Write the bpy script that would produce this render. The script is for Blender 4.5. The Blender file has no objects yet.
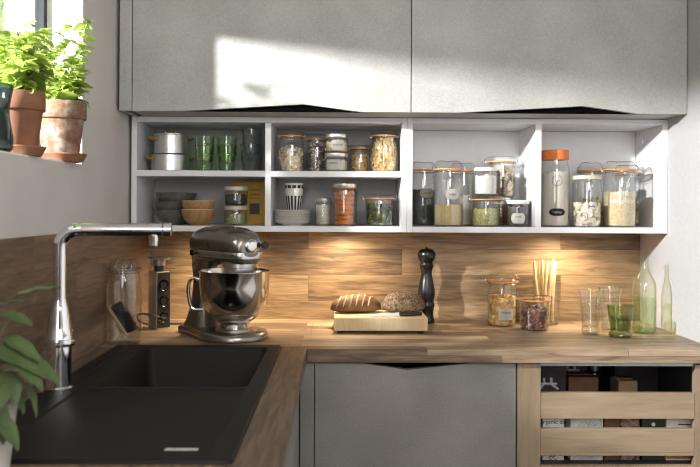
import bpy, bmesh, math, random
from mathutils import Vector, Matrix
random.seed(7)
sc = bpy.context.scene
C = sc.collection
PI = math.pi
sin, cos = math.sin, math.cos

# ------------------------------------------------------------------ materials
MATS = {}
def _new(name):
    m = bpy.data.materials.new(name); m.use_nodes = True
    nt = m.node_tree; nt.nodes.clear()
    out = nt.nodes.new('ShaderNodeOutputMaterial')
    MATS[name] = m
    return m, nt, out
def N(nt, t, **kw):
    n = nt.nodes.new(t)
    for k, v in kw.items(): setattr(n, k, v)
    return n
def ramp(nt, stops):
    r = nt.nodes.new('ShaderNodeValToRGB'); e = r.color_ramp.elements
    while len(e) < len(stops): e.new(0.5)
    for i, (p, c) in enumerate(stops):
        e[i].position = p; e[i].color = (c[0], c[1], c[2], 1)
    return r
def math_n(nt, op, a, b=None):
    n = nt.nodes.new('ShaderNodeMath'); n.operation = op
    for i, v in enumerate((a, b)):
        if v is None: continue
        if isinstance(v, (int, float)): n.inputs[i].default_value = v
        else: nt.links.new(v, n.inputs[i])
    return n.outputs[0]

def plain(name, col, rough=0.5, metal=0.0, var=0.12, scale=40, bump=0.0, spec=0.5, trans=0.0, coat=0.0):
    m, nt, out = _new(name); L = nt.links.new
    b = N(nt, 'ShaderNodeBsdfPrincipled')
    tc = N(nt, 'ShaderNodeTexCoord'); no = N(nt, 'ShaderNodeTexNoise')
    no.inputs['Scale'].default_value = scale; no.inputs['Detail'].default_value = 4
    L(tc.outputs['Object'], no.inputs['Vector'])
    lo = [max(0, c*(1-var)) for c in col]; hi = [min(1, c*(1+var)) for c in col]
    r = ramp(nt, [(0.3, lo), (0.7, hi)])
    L(no.outputs['Fac'], r.inputs['Fac']); L(r.outputs['Color'], b.inputs['Base Color'])
    b.inputs['Roughness'].default_value = rough; b.inputs['Metallic'].default_value = metal
    b.inputs['Specular IOR Level'].default_value = spec
    if coat: b.inputs['Coat Weight'].default_value = coat
    if bump:
        bp = N(nt, 'ShaderNodeBump'); bp.inputs['Strength'].default_value = bump; bp.inputs['Distance'].default_value = 0.002
        L(no.outputs['Fac'], bp.inputs['Height']); L(bp.outputs['Normal'], b.inputs['Normal'])
    if trans:
        t = N(nt, 'ShaderNodeBsdfTranslucent'); L(r.outputs['Color'], t.inputs['Color'])
        mx = N(nt, 'ShaderNodeMixShader'); mx.inputs[0].default_value = trans
        L(b.outputs[0], mx.inputs[1]); L(t.outputs[0], mx.inputs[2]); L(mx.outputs[0], out.inputs['Surface'])
    else: L(b.outputs[0], out.inputs['Surface'])
    return m

def speckle(name, cols, scale=180, rough=0.6, bump=0.6):
    """granular food: voronoi cells each take one of the colours"""
    m, nt, out = _new(name); L = nt.links.new
    b = N(nt, 'ShaderNodeBsdfPrincipled'); tc = N(nt, 'ShaderNodeTexCoord')
    v = N(nt, 'ShaderNodeTexVoronoi'); v.inputs['Scale'].default_value = scale
    L(tc.outputs['Object'], v.inputs['Vector'])
    s = N(nt, 'ShaderNodeSeparateColor'); L(v.outputs['Color'], s.inputs['Color'])
    r = ramp(nt, [(i/max(1, len(cols)-1), c) for i, c in enumerate(cols)])
    L(s.outputs[0], r.inputs['Fac'])
    mx = N(nt, 'ShaderNodeMixRGB', blend_type='MULTIPLY'); mx.inputs[0].default_value = 0.5
    dr = ramp(nt, [(0.0, (1, 1, 1)), (0.9, (0.35, 0.3, 0.25))])
    md = math_n(nt, 'MULTIPLY', v.outputs['Distance'], 1.2); L(md, dr.inputs['Fac'])
    L(r.outputs['Color'], mx.inputs[1]); L(dr.outputs['Color'], mx.inputs[2])
    L(mx.outputs[0], b.inputs['Base Color']); b.inputs['Roughness'].default_value = rough
    bp = N(nt, 'ShaderNodeBump'); bp.inputs['Strength'].default_value = bump; bp.inputs['Distance'].default_value = 0.002; bp.invert = True
    L(v.outputs['Distance'], bp.inputs['Height']); L(bp.outputs['Normal'], b.inputs['Normal'])
    L(b.outputs[0], out.inputs['Surface'])
    return m

def glass(name, tint=(0.96, 0.98, 0.97), edge=(0.55, 0.6, 0.58), refl=0.04, rough=0.02, gl=(1, 1, 1)):
    """thin clear glass: transmits with a tint that deepens towards grazing angles, mirrors more there"""
    m, nt, out = _new(name); L = nt.links.new
    lw = N(nt, 'ShaderNodeLayerWeight'); lw.inputs['Blend'].default_value = 0.5
    f = lw.outputs['Facing']
    p2 = math_n(nt, 'POWER', f, 2.5)
    c = N(nt, 'ShaderNodeMixRGB'); L(p2, c.inputs[0]); c.inputs[1].default_value = (*tint, 1); c.inputs[2].default_value = (*edge, 1)
    t = N(nt, 'ShaderNodeBsdfTransparent'); L(c.outputs[0], t.inputs['Color'])
    g = N(nt, 'ShaderNodeBsdfGlossy'); g.inputs['Roughness'].default_value = rough; g.inputs['Color'].default_value = (*gl, 1)
    p4 = math_n(nt, 'POWER', f, 4.0); fr = math_n(nt, 'ADD', math_n(nt, 'MULTIPLY', p4, 0.7), refl)
    mx = N(nt, 'ShaderNodeMixShader'); L(fr, mx.inputs[0]); L(t.outputs[0], mx.inputs[1]); L(g.outputs[0], mx.inputs[2])
    L(mx.outputs[0], out.inputs['Surface'])
    return m

def wood(name, axis, dark, mid, light, plank=(1.1, 0.12), rough=0.45, tone=0.35, knots=True, grain=1.0, mortar=0.0006, coord='Object', bump=0.12):
    m, nt, out = _new(name); L = nt.links.new
    b = N(nt, 'ShaderNodeBsdfPrincipled'); tc = N(nt, 'ShaderNodeTexCoord'); sp = N(nt, 'ShaderNodeSeparateXYZ')
    L(tc.outputs[coord], sp.inputs[0])
    o = [sp.outputs[i] for i in range(3)]
    u = o[axis]; others = [o[i] for i in range(3) if i != axis]
    v = math_n(nt, 'ADD', others[0], others[1])
    cb = N(nt, 'ShaderNodeCombineXYZ'); L(u, cb.inputs[0]); L(v, cb.inputs[1])
    br = N(nt, 'ShaderNodeTexBrick'); L(cb.outputs[0], br.inputs['Vector'])
    br.offset = 0.37; br.offset_frequency = 2; br.squash = 1.0
    for k, val in (('Scale', 1.0), ('Brick Width', plank[0]), ('Row Height', plank[1]), ('Mortar Size', mortar), ('Bias', 0.0), ('Mortar Smooth', 0.3)):
        br.inputs[k].default_value = val
    br.inputs['Color1'].default_value = (0, 0, 0, 1); br.inputs['Color2'].default_value = (1, 1, 1, 1); br.inputs['Mortar'].default_value = (0.2, 0.2, 0.2, 1)
    bw = N(nt, 'ShaderNodeRGBToBW'); L(br.outputs['Color'], bw.inputs[0])
    off = math_n(nt, 'MULTIPLY', bw.outputs[0], 7.3)
    def gr(su, sv, detail, dist):
        c2 = N(nt, 'ShaderNodeCombineXYZ')
        L(math_n(nt, 'MULTIPLY', u, su), c2.inputs[0]); L(math_n(nt, 'MULTIPLY', v, sv), c2.inputs[1]); L(off, c2.inputs[2])
        n = N(nt, 'ShaderNodeTexNoise'); n.inputs['Scale'].default_value = 1.0
        n.inputs['Detail'].default_value = detail; n.inputs['Distortion'].default_value = dist
        L(c2.outputs[0], n.inputs['Vector']); return n.outputs['Fac']
    a = gr(5.5*grain, 58*grain, 5, 0.9); fine = gr(14*grain, 230*grain, 3, 0.3); cl = gr(2.8*grain, 17*grain, 4, 1.2)
    s = math_n(nt, 'ADD', math_n(nt, 'MULTIPLY', a, 0.5), math_n(nt, 'MULTIPLY', fine, 0.22))
    s = math_n(nt, 'ADD', s, math_n(nt, 'MULTIPLY', cl, 0.28))
    s = math_n(nt, 'ADD', s, math_n(nt, 'MULTIPLY', math_n(nt, 'SUBTRACT', bw.outputs[0], 0.5), tone))
    r = ramp(nt, [(0.33, dark), (0.5, mid), (0.67, light)]); L(s, r.inputs['Fac'])
    col = r.outputs['Color']
    if knots:
        k = gr(5*grain, 34*grain, 3, 1.2); kr = ramp(nt, [(0.27, (0.35, 0.28, 0.22)), (0.38, (1, 1, 1))]); L(k, kr.inputs['Fac'])
        mx = N(nt, 'ShaderNodeMixRGB', blend_type='MULTIPLY'); mx.inputs[0].default_value = 0.65
        L(col, mx.inputs[1]); L(kr.outputs['Color'], mx.inputs[2]); col = mx.outputs[0]
    mo = N(nt, 'ShaderNodeMixRGB', blend_type='MULTIPLY'); L(br.outputs['Fac'], mo.inputs[0]); L(col, mo.inputs[1]); mo.inputs[2].default_value = (0.45, 0.4, 0.36, 1)
    L(mo.outputs[0], b.inputs['Base Color']); b.inputs['Roughness'].default_value = rough
    bp = N(nt, 'ShaderNodeBump'); bp.inputs['Strength'].default_value = bump; bp.inputs['Distance'].default_value = 0.002
    L(s, bp.inputs['Height']); L(bp.outputs['Normal'], b.inputs['Normal'])
    L(b.outputs[0], out.inputs['Surface'])
    return m

def concrete(name, lo, hi, rough=0.55):
    m, nt, out = _new(name); L = nt.links.new
    b = N(nt, 'ShaderNodeBsdfPrincipled'); tc = N(nt, 'ShaderNodeTexCoord')
    def no(sc_, d):
        n = N(nt, 'ShaderNodeTexNoise'); n.inputs['Scale'].default_value = sc_; n.inputs['Detail'].default_value = d
        L(tc.outputs['Object'], n.inputs['Vector']); return n.outputs['Fac']
    s = math_n(nt, 'ADD', math_n(nt, 'MULTIPLY', no(5, 5), 0.45), math_n(nt, 'MULTIPLY', no(190, 3), 0.33))
    s = math_n(nt, 'ADD', s, math_n(nt, 'MULTIPLY', no(520, 2), 0.22))
    r = ramp(nt, [(0.36, lo), (0.64, hi)]); L(s, r.inputs['Fac']); L(r.outputs['Color'], b.inputs['Base Color'])
    b.inputs['Roughness'].default_value = rough; b.inputs['Specular IOR Level'].default_value = 0.4
    bp = N(nt, 'ShaderNodeBump'); bp.inputs['Strength'].default_value = 0.06; bp.inputs['Distance'].default_value = 0.001
    L(s, bp.inputs['Height']); L(bp.outputs['Normal'], b.inputs['Normal'])
    L(b.outputs[0], out.inputs['Surface'])
    return m

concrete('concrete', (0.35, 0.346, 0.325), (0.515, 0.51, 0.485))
concrete('concrete_base_shaded', (0.19, 0.18, 0.165), (0.30, 0.287, 0.266))  # same concrete darkened: dimmer light on the base fronts put into the colour
plain('shelf_white', (0.80, 0.80, 0.815), 0.4, var=0.02)
plain('shelf_grey', (0.40, 0.39, 0.39), 0.5, var=0.03)
plain('wall_paint', (0.62, 0.585, 0.555), 0.85, var=0.03, scale=8, bump=0.03)
plain('wall_white', (0.50, 0.50, 0.51), 0.85, var=0.04, scale=90, bump=0.35)
plain('reveal_white', (0.84, 0.84, 0.83), 0.8, var=0.02)
plain('ceiling_paint', (0.75, 0.74, 0.72), 0.9, var=0.02)
wood('floor_wood', 1, (0.10, 0.06, 0.035), (0.2, 0.13, 0.08), (0.3, 0.2, 0.12), (1.4, 0.16))
OAK = ((0.105, 0.066, 0.036), (0.275, 0.180, 0.096), (0.45, 0.32, 0.185))
OAK_SHADED = ((0.085, 0.055, 0.036), (0.17, 0.115, 0.075), (0.27, 0.19, 0.125))  # same oak, with the left wall's shade put into the colour
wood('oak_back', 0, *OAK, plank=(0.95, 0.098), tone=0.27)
wood('oak_side_shaded', 1, *OAK_SHADED, plank=(0.80, 0.098), tone=0.30)
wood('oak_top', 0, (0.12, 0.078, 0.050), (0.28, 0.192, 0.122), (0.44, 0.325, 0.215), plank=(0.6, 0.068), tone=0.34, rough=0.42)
wood('oak_top_side_shaded', 1, (0.075, 0.050, 0.034), (0.19, 0.13, 0.086), (0.32, 0.235, 0.16), plank=(1.0, 0.11), tone=0.34, rough=0.42)  # worktop oak again, darkened in colour for the shaded left run
wood('birch_h', 0, (0.25, 0.178, 0.11), (0.32, 0.238, 0.155), (0.38, 0.292, 0.20), plank=(3, 1), tone=0, knots=False, grain=0.7)
wood('birch_v', 2, (0.22, 0.155, 0.095), (0.295, 0.217, 0.138), (0.36, 0.275, 0.18), plank=(3, 1), tone=0, knots=False, grain=0.7)
wood('board_wood', 2, (0.56, 0.40, 0.22), (0.66, 0.50, 0.30), (0.74, 0.58, 0.37), plank=(0.5, 0.03), tone=0.10, knots=False, mortar=0.0)
wood('bowl_wood', 2, (0.20, 0.10, 0.036), (0.33, 0.175, 0.068), (0.44, 0.26, 0.115), plank=(3, 1), tone=0.0, knots=False)
plain('black_composite', (0.010, 0.0095, 0.009), 0.55, var=0.35, scale=500, bump=0.1, spec=0.22)
plain('black_velvet', (0.003, 0.003, 0.003), 0.9, var=0.1, spec=0.02)
plain('black_matt', (0.012, 0.012, 0.013), 0.5, var=0.15)
plain('black_gloss', (0.008, 0.007, 0.007), 0.26, var=0.1)
plain('dark_interior', (0.045, 0.046, 0.05), 0.7, var=0.1)
plain('rail_grey', (0.36, 0.37, 0.38), 0.35, metal=0.7, var=0.05)
plain('chrome', (0.78, 0.78, 0.79), 0.06, metal=1.0, var=0.02)
plain('steel', (0.62, 0.585, 0.54), 0.13, metal=1.0, var=0.03)
plain('steel_brushed', (0.62, 0.61, 0.60), 0.32, metal=1.0, var=0.08, scale=90)
plain('aluminium', (0.74, 0.73, 0.72), 0.34, metal=1.0, var=0.05)
plain('pewter', (0.25, 0.23, 0.20), 0.25, metal=0.85, var=0.06, scale=400, coat=0.4)
plain('brass', (0.72, 0.47, 0.16), 0.22, metal=1.0, var=0.1)
plain('lid_silver', (0.74, 0.72, 0.66), 0.28, metal=0.85, var=0.04)
plain('lid_cream', (0.62, 0.58, 0.48), 0.4, metal=0.2, var=0.05)
plain('lid_white', (0.74, 0.78, 0.74), 0.4, var=0.04)
plain('lid_orange', (0.72, 0.20, 0.045), 0.55, var=0.15, scale=120)
plain('rubber_orange', (0.78, 0.30, 0.06), 0.45, var=0.1)
plain('rubber_black', (0.02, 0.02, 0.02), 0.6)
plain('wire', (0.50, 0.50, 0.50), 0.25, metal=1.0)
plain('label_white', (0.84, 0.82, 0.76), 0.6, var=0.03)
plain('label_tan', (0.52, 0.48, 0.40), 0.6, var=0.05)
plain('ink', (0.02, 0.02, 0.02), 0.7)
plain('ink_white', (0.85, 0.85, 0.84), 0.6)
plain('ink_grey', (0.45, 0.44, 0.42), 0.6)
glass('clear_glass', (0.988, 0.992, 0.99), (0.80, 0.83, 0.82), 0.06)
glass('window_glass', (0.97, 0.98, 0.98), (0.8, 0.85, 0.85), 0.02)
glass('green_glass', (0.87, 0.94, 0.82), (0.46, 0.62, 0.40), 0.06)
glass('grey_glass', (0.86, 0.87, 0.88), (0.50, 0.53, 0.54), 0.065)
glass('olive_glass', (0.84, 0.89, 0.70), (0.36, 0.42, 0.20), 0.05)
glass('bottle_glass', (0.975, 0.988, 0.95), (0.66, 0.76, 0.52), 0.06)
glass('water', (0.95, 0.965, 0.945), (0.72, 0.76, 0.71), 0.05)
glass('bottle_water', (0.90, 0.955, 0.80), (0.62, 0.74, 0.42), 0.03)
glass('green_water', (0.66, 0.74, 0.42), (0.35, 0.42, 0.15), 0.02)
glass('dark_glass', (0.34, 0.45, 0.46), (0.05, 0.08, 0.09), 0.06)
plain('stoneware', (0.115, 0.112, 0.095), 0.4, var=0.3, scale=60)
plain('porcelain', (0.60, 0.57, 0.53), 0.35, var=0.04)
plain('cup_white', (0.74, 0.71, 0.66), 0.4, var=0.04)
plain('book_yellow', (0.62, 0.36, 0.03), 0.55, var=0.12)
plain('paper', (0.75, 0.72, 0.64), 0.8)
plain('terracotta', (0.235, 0.105, 0.055), 0.85, var=0.22, scale=18, bump=0.2)
plain('soil', (0.035, 0.024, 0.016), 0.95, var=0.5, scale=120, bump=0.8)
plain('basil_leaf', (0.40, 0.50, 0.12), 0.45, var=0.25, scale=20, trans=0.5)
plain('basil_stem', (0.22, 0.34, 0.08), 0.6)
plain('sage_leaf', (0.090, 0.135, 0.048), 0.6, var=0.3, scale=30, bump=0.2, trans=0.15)
plain('sage_stem', (0.16, 0.17, 0.08), 0.6)
plain('hedge_leaf', (0.46, 0.54, 0.06), 0.6, var=0.35, scale=3, trans=0.3)
plain('white_pot', (0.62, 0.60, 0.57), 0.4, var=0.05)
plain('crust', (0.145, 0.072, 0.032), 0.75, var=0.4, scale=45, bump=0.6)
plain('seed', (0.20, 0.145, 0.085), 0.7, var=0.5)
plain('crust_flour', (0.44, 0.32, 0.20), 0.85, var=0.2, scale=90)
speckle('seed_crust', [(0.03, 0.02, 0.012), (0.10, 0.06, 0.03), (0.24, 0.165, 0.09), (0.06, 0.036, 0.02)], 150, 0.7, 1.0)
plain('blade', (0.66, 0.66, 0.65), 0.35, metal=0.2)
plain('frame_anthracite', (0.012, 0.013, 0.015), 0.55, spec=0.2)
plain('garden_lawn', (0.20, 0.33, 0.08), 0.9, var=0.3, scale=6)
# weathered terracotta with lime bloom
def lime_pot():
    m, nt, out = _new('terracotta_lime'); L = nt.links.new
    b = N(nt, 'ShaderNodeBsdfPrincipled'); tc = N(nt, 'ShaderNodeTexCoord')
    n = N(nt, 'ShaderNodeTexNoise'); n.inputs['Scale'].default_value = 26; n.inputs['Detail'].default_value = 7; n.inputs['Roughness'].default_value = 0.65
    L(tc.outputs['Object'], n.inputs['Vector'])
    r = ramp(nt, [(0.38, (0.17, 0.085, 0.05)), (0.50, (0.245, 0.15, 0.10)), (0.62, (0.38, 0.32, 0.27))]); L(n.outputs['Fac'], r.inputs['Fac'])
    L(r.outputs['Color'], b.inputs['Base Color']); b.inputs['Roughness'].default_value = 0.9
    bp = N(nt, 'ShaderNodeBump'); bp.inputs['Strength'].default_value = 0.3; bp.inputs['Distance'].default_value = 0.002
    L(n.outputs['Fac'], bp.inputs['Height']); L(bp.outputs['Normal'], b.inputs['Normal']); L(b.outputs[0], out.inputs['Surface'])
lime_pot()
# foods
speckle('f_oats', [(0.76, 0.58, 0.31), (0.90, 0.76, 0.48), (0.84, 0.67, 0.40)], 210)
speckle('f_couscous', [(0.74, 0.54, 0.22), (0.88, 0.70, 0.36), (0.80, 0.60, 0.28)], 330)
speckle('f_flour', [(0.84, 0.76, 0.65), (0.88, 0.80, 0.69)], 900, 0.9, 0.1)
speckle('f_sugar', [(0.80, 0.79, 0.75), (0.88, 0.87, 0.84)], 400, 0.6, 0.3)
speckle('f_rice', [(0.82, 0.76, 0.63), (0.90, 0.85, 0.74)], 330)
speckle('f_lentil', [(0.24, 0.25, 0.07), (0.56, 0.52, 0.22), (0.36, 0.34, 0.11)], 190)
speckle('f_darktea', [(0.02, 0.025, 0.02), (0.07, 0.085, 0.065), (0.035, 0.045, 0.035)], 150, 0.8)
speckle('f_beans_black', [(0.012, 0.012, 0.012), (0.05, 0.045, 0.04)], 110, 0.35)
speckle('f_pumpkin', [(0.26, 0.28, 0.12), (0.50, 0.50, 0.28), (0.16, 0.18, 0.07)], 140)
speckle('f_redbean', [(0.22, 0.055, 0.025), (0.32, 0.10, 0.05)], 150)
speckle('f_coffee', [(0.02, 0.012, 0.01), (0.07, 0.04, 0.03)], 130, 0.5)
plain('f_pasta', (0.78, 0.52, 0.20), 0.5, var=0.2, scale=60)
plain('f_pasta2', (0.88, 0.66, 0.33), 0.5, var=0.15, scale=60)
plain('f_paledry', (0.88, 0.72, 0.50), 0.6, var=0.15, scale=60)
plain('f_whitecube', (0.80, 0.74, 0.64), 0.7, var=0.1)
plain('f_browncube', (0.40, 0.25, 0.13), 0.7, var=0.2)
plain('f_mushroom', (0.74, 0.55, 0.32), 0.7, var=0.3)
plain('f_mushroom_dark', (0.22, 0.12, 0.05), 0.7, var=0.3)
plain('f_flake', (0.20, 0.135, 0.115), 0.7, var=0.4)
plain('f_flake_pale', (0.52, 0.44, 0.38), 0.7, var=0.2)
plain('f_carrot', (0.92, 0.27, 0.025), 0.5, var=0.15, scale=80)
plain('f_olive', (0.16, 0.20, 0.04), 0.35, var=0.3)
plain('f_olive_dark', (0.05, 0.06, 0.015), 0.35, var=0.3)
plain('f_nut', (0.16, 0.05, 0.035), 0.5, var=0.4)
plain('f_nut_pale', (0.42, 0.24, 0.15), 0.6, var=0.3)
plain('f_stick', (0.72, 0.52, 0.26), 0.65, var=0.2, scale=50)
plain('bristle', (0.05, 0.045, 0.04), 0.8, var=0.4)
plain('brush_wood', (0.46, 0.34, 0.21), 0.6)
# packaging
plain('pack_white', (0.86, 0.85, 0.81), 0.6); plain('pack_pale', (0.74, 0.76, 0.73), 0.6)
plain('pack_dark', (0.035, 0.028, 0.03), 0.5); plain('pack_green', (0.03, 0.045, 0.025), 0.5)
plain('pack_red', (0.22, 0.055, 0.035), 0.6); plain('pack_brown', (0.17, 0.075, 0.04), 0.6)
plain('pack_kraft', (0.36, 0.24, 0.14), 0.7); plain('pack_orange', (0.62, 0.28, 0.06), 0.5)
plain('pack_olive', (0.16, 0.15, 0.06), 0.6); plain('pack_mauve', (0.72, 0.66, 0.74), 0.6)
speckle('pack_pattern', [(0.10, 0.03, 0.03), (0.55, 0.42, 0.36), (0.26, 0.10, 0.08)], 90, 0.5, 0.0)

# ------------------------------------------------------------------ object helpers
def link(name, bm, mat, parent=None, loc=(0, 0, 0), rot=None, smooth=True, angle=35):
    me = bpy.data.meshes.new(name)
    bmesh.ops.recalc_face_normals(bm, faces=bm.faces[:])
    bm.to_mesh(me); bm.free()
    if smooth:
        me.shade_smooth()
        try: me.set_sharp_from_angle(angle=math.radians(angle))
        except Exception: pass
    for m in (mat if isinstance(mat, (list, tuple)) else [mat]): me.materials.append(MATS[m])
    o = bpy.data.objects.new(name, me); C.objects.link(o)
    o.location = loc
    if rot is not None: o.rotation_euler = rot
    if parent: o.parent = parent
    return o
def tag(o, label=None, cat=None, group=None, kind=None):
    if label: o['label'] = label
    if cat: o['category'] = cat
    if group: o['group'] = group
    if kind: o['kind'] = kind
    return o
def thing(name, label, cat, loc=(0, 0, 0), rotz=0, group=None):
    o = bpy.data.objects.new(name, None); o.empty_display_size = 0.05; C.objects.link(o)
    o.location = loc; o.rotation_euler = (0, 0, rotz)
    return tag(o, label, cat, group)
def dup(root, loc, rotz=0, label=None, group=None):
    r = root.copy(); C.objects.link(r); r.location = loc; r.rotation_euler = (0, 0, rotz)
    if label: r['label'] = label
    if group: r['group'] = group
    for ch in list(root.children):
        c = ch.copy(); C.objects.link(c); c.parent = r
        for g in list(ch.children):
            d = g.copy(); C.objects.link(d); d.parent = c
    return r
def BM(): return bmesh.new()

def box(bm, x0, x1, y0, y1, z0, z1, bev=0.0, seg=2, M=None):
    r = bmesh.ops.create_cube(bm, size=1.0)
    vs = r['verts']
    for v in vs:
        v.co = Vector((x0+(v.co.x+.5)*(x1-x0), y0+(v.co.y+.5)*(y1-y0), z0+(v.co.z+.5)*(z1-z0)))
    if bev > 0:
        es = list({e for v in vs for e in v.link_edges})
        rr = bmesh.ops.bevel(bm, geom=es, offset=bev, segments=seg, affect='EDGES', profile=0.5)
        vs = list({v for f in rr['faces'] for v in f.verts} | {v for v in vs if v.is_valid})
    if M is not None:
        for v in vs: v.co = M @ v.co
    return vs
def lathe(bm, prof, segs=28, c=(0, 0, 0), M=None, mod=None, mi=0):
    """revolve (r, z) points about z; r = 0 closes to a point"""
    rings = []
    for r, z in prof:
        if r < 1e-6: rings.append([bm.verts.new((c[0], c[1], c[2]+z))])
        else:
            ring = []
            for i in range(segs):
                a = 2*PI*i/segs; rr = r*(mod(a, z) if mod else 1)
                ring.append(bm.verts.new((c[0]+rr*cos(a), c[1]+rr*sin(a), c[2]+z)))
            rings.append(ring)
    for A, B in zip(rings, rings[1:]):
        if len(A) == 1 and len(B) == 1: continue
        for i in range(segs):
            j = (i+1) % segs
            if len(A) == 1: f = bm.faces.new((A[0], B[i], B[j]))
            elif len(B) == 1: f = bm.faces.new((A[i], A[j], B[0]))
            else: f = bm.faces.new((A[i], A[j], B[j], B[i]))
            f.material_index = mi
    vs = [v for R in rings for v in R]
    if M is not None:
        for v in vs: v.co = M @ v.co
    return vs
def shell(prof, t):
    """closed wall profile from an outer one that starts on the axis at the bottom"""
    inner = []
    for i, (r, z) in enumerate(prof):
        inner.append((max(0, r-t) if r > t else 0, z+(t if i <= 1 else 0)))
    inner[0] = (0, prof[0][1]+t); inner[-1] = (prof[-1][0]-t, prof[-1][1])
    return prof + inner[::-1]
def tube(bm, pts, r, segs=8, closed=False, caps=True, mi=0):
    pts = [Vector(p) for p in pts]; n = len(pts)
    rad = r if isinstance(r, (list, tuple)) else [r]*n
    rings = []; up = None
    for i, p in enumerate(pts):
        if closed: t = (pts[(i+1) % n]-pts[i-1])
        else: t = pts[min(i+1, n-1)]-pts[max(i-1, 0)]
        if t.length < 1e-9: t = Vector((0, 0, 1))
        t.normalize()
        if up is None: up = Vector((0, 0, 1)) if abs(t.z) < 0.9 else Vector((1, 0, 0))
        a = t.cross(up)
        if a.length < 1e-4: a = t.orthogonal()
        a.normalize(); b = a.cross(t).normalized(); up = b
        rings.append([bm.verts.new(p+(a*cos(2*PI*k/segs)+b*sin(2*PI*k/segs))*rad[i]) for k in range(segs)])
    for i in range(n if closed else n-1):
        A, B = rings[i], rings[(i+1) % n]
        for k in range(segs):
            f = bm.faces.new((A[k], A[(k+1) % segs], B[(k+1) % segs], B[k])); f.material_index = mi
    if caps and not closed:
        bm.faces.new(rings[0][::-1]).material_index = mi; bm.faces.new(rings[-1]).material_index = mi
    return [v for R in rings for v in R]
def spline(pts, n=8):
    """Catmull-Rom through the points"""
    P = [Vector(p) for p in pts]; P = [2*P[0]-P[1]] + P + [2*P[-1]-P[-2]]
    out = []
    for i in range(1, len(P)-2):
        for k in range(n):
            t = k/n; a, b, c, d = P[i-1], P[i], P[i+1], P[i+2]
            out.append(0.5*((2*b)+(c-a)*t+(2*a-5*b+4*c-d)*t*t+(3*b-a-3*c+d)*t*t*t))
    out.append(P[-2]); return out
def prism(bm, poly, y0, y1):
    """polygon in x-z extruded along y"""
    A = [bm.verts.new((x, y0, z)) for x, z in poly]; B = [bm.verts.new((x, y1, z)) for x, z in poly]
    n = len(poly)
    bm.faces.new(A); bm.faces.new(B[::-1])
    for i in range(n): bm.faces.new((A[i], B[i], B[(i+1) % n], A[(i+1) % n]))
    return A+B
def loft(bm, rings, cap=True):
    R = [[bm.verts.new(p) for p in ring] for ring in rings]
    n = len(R[0])
    for A, B in zip(R, R[1:]):
        for i in range(n): bm.faces.new((A[i], A[(i+1) % n], B[(i+1) % n], B[i]))
    if cap: bm.faces.new(R[0][::-1]); bm.faces.new(R[-1])
    return [v for r in R for v in r]
def sup(n, hx, hy, e=2.0):
    out = []
    for i in range(n):
        a = 2*PI*i/n; c, s = cos(a), sin(a)
        out.append((hx*math.copysign(abs(c)**(2/e), c), hy*math.copysign(abs(s)**(2/e), s)))
    return out

_tc = {}
def text_geo(body, size):
    key = (body, size)
    if key in _tc: return _tc[key]
    cu = bpy.data.curves.new('writing', 'FONT'); cu.body = body; cu.size = size; cu.align_x = 'CENTER'; cu.align_y = 'CENTER'
    cu.resolution_u = 3; cu.fill_mode = 'FRONT'
    o = bpy.data.objects.new('writing', cu); C.objects.link(o)
    dg = bpy.context.evaluated_depsgraph_get(); me = o.evaluated_get(dg).to_mesh()
    vs = [v.co.copy() for v in me.vertices]; fs = [tuple(p.vertices) for p in me.polygons]
    o.evaluated_get(dg).to_mesh_clear(); bpy.data.objects.remove(o); bpy.data.curves.remove(cu)
    _tc[key] = (vs, fs); return _tc[key]
def add_text(bm, body, size, fn):
    vs, fs = text_geo(body, size)
    V = [bm.verts.new(fn(v.x, v.y)) for v in vs]
    for f in fs:
        try: bm.faces.new([V[i] for i in f])
        except ValueError: pass
def writing(parent, body, size, fn, mat='ink', name='writing'):
    bm = BM(); add_text(bm, body, size, fn)
    me = bpy.data.meshes.new(name); bm.to_mesh(me); bm.free(); me.materials.append(MATS[mat])
    o = bpy.data.objects.new(name, me); C.objects.link(o); o.parent = parent
    return o
def cyl_fn(r, z, ang):
    """maps flat (u, v) onto an upright cylinder, facing ang (0 = towards -y)"""
    return lambda u, v: Vector((r*sin(ang+u/r), -r*cos(ang+u/r), z+v))
def curved_label(parent, r, z, w, h, ang, mat='label_white', shape='oct', name='label'):
    bm = BM(); fn = cyl_fn(r, z, ang); n = 14; top = []; bot = []
    for i in range(n+1):
        t = -1+2*i/n; u = t*w/2
        if shape == 'oval': hh = h/2*max(0.02, (1-abs(t)**3.2))**0.5
        elif shape == 'oct': hh = h/2*(1 if abs(t) < 0.72 else 1-(abs(t)-0.72)/0.28*0.62)
        else: hh = h/2
        top.append(bm.verts.new(fn(u, hh))); bot.append(bm.verts.new(fn(u, -hh)))
    for i in range(n): bm.faces.new((bot[i], bot[i+1], top[i+1], top[i]))
    r_ = bmesh.ops.solidify(bm, geom=bm.faces[:], thickness=0.0003)
    return link(name, bm, mat, parent)

# ------------------------------------------------------------------ the room
CT = 0.91                    # counter top height
W = 1.85                     # between the side walls
def struct(name, bm, mat, parent=None, **k):
    o = link(name, bm, mat, parent, smooth=False)
    if not parent: o['kind'] = 'structure'
    return o
bm = BM(); box(bm, -0.30, W+0.2, -5.2, 0.2, -0.10, 0.0); struct('floor', bm, 'floor_wood')
bm = BM(); box(bm, -0.30, W+0.2, -5.2, 0.2, 2.55, 2.65); struct('ceiling', bm, 'ceiling_paint')
bm = BM(); box(bm, -0.012, W, 0.010, 0.2, 0.0, 2.55); struct('wall_back', bm, 'wall_paint')
bm = BM(); box(bm, W, W+0.2, -5.2, 0.2, 0.0, 2.55); struct('wall_right', bm, 'wall_white')
bm = BM(); box(bm, -0.012, W, -5.2, -5.0, 0.0, 2.55); struct('wall_rear', bm, 'wall_white')
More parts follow.
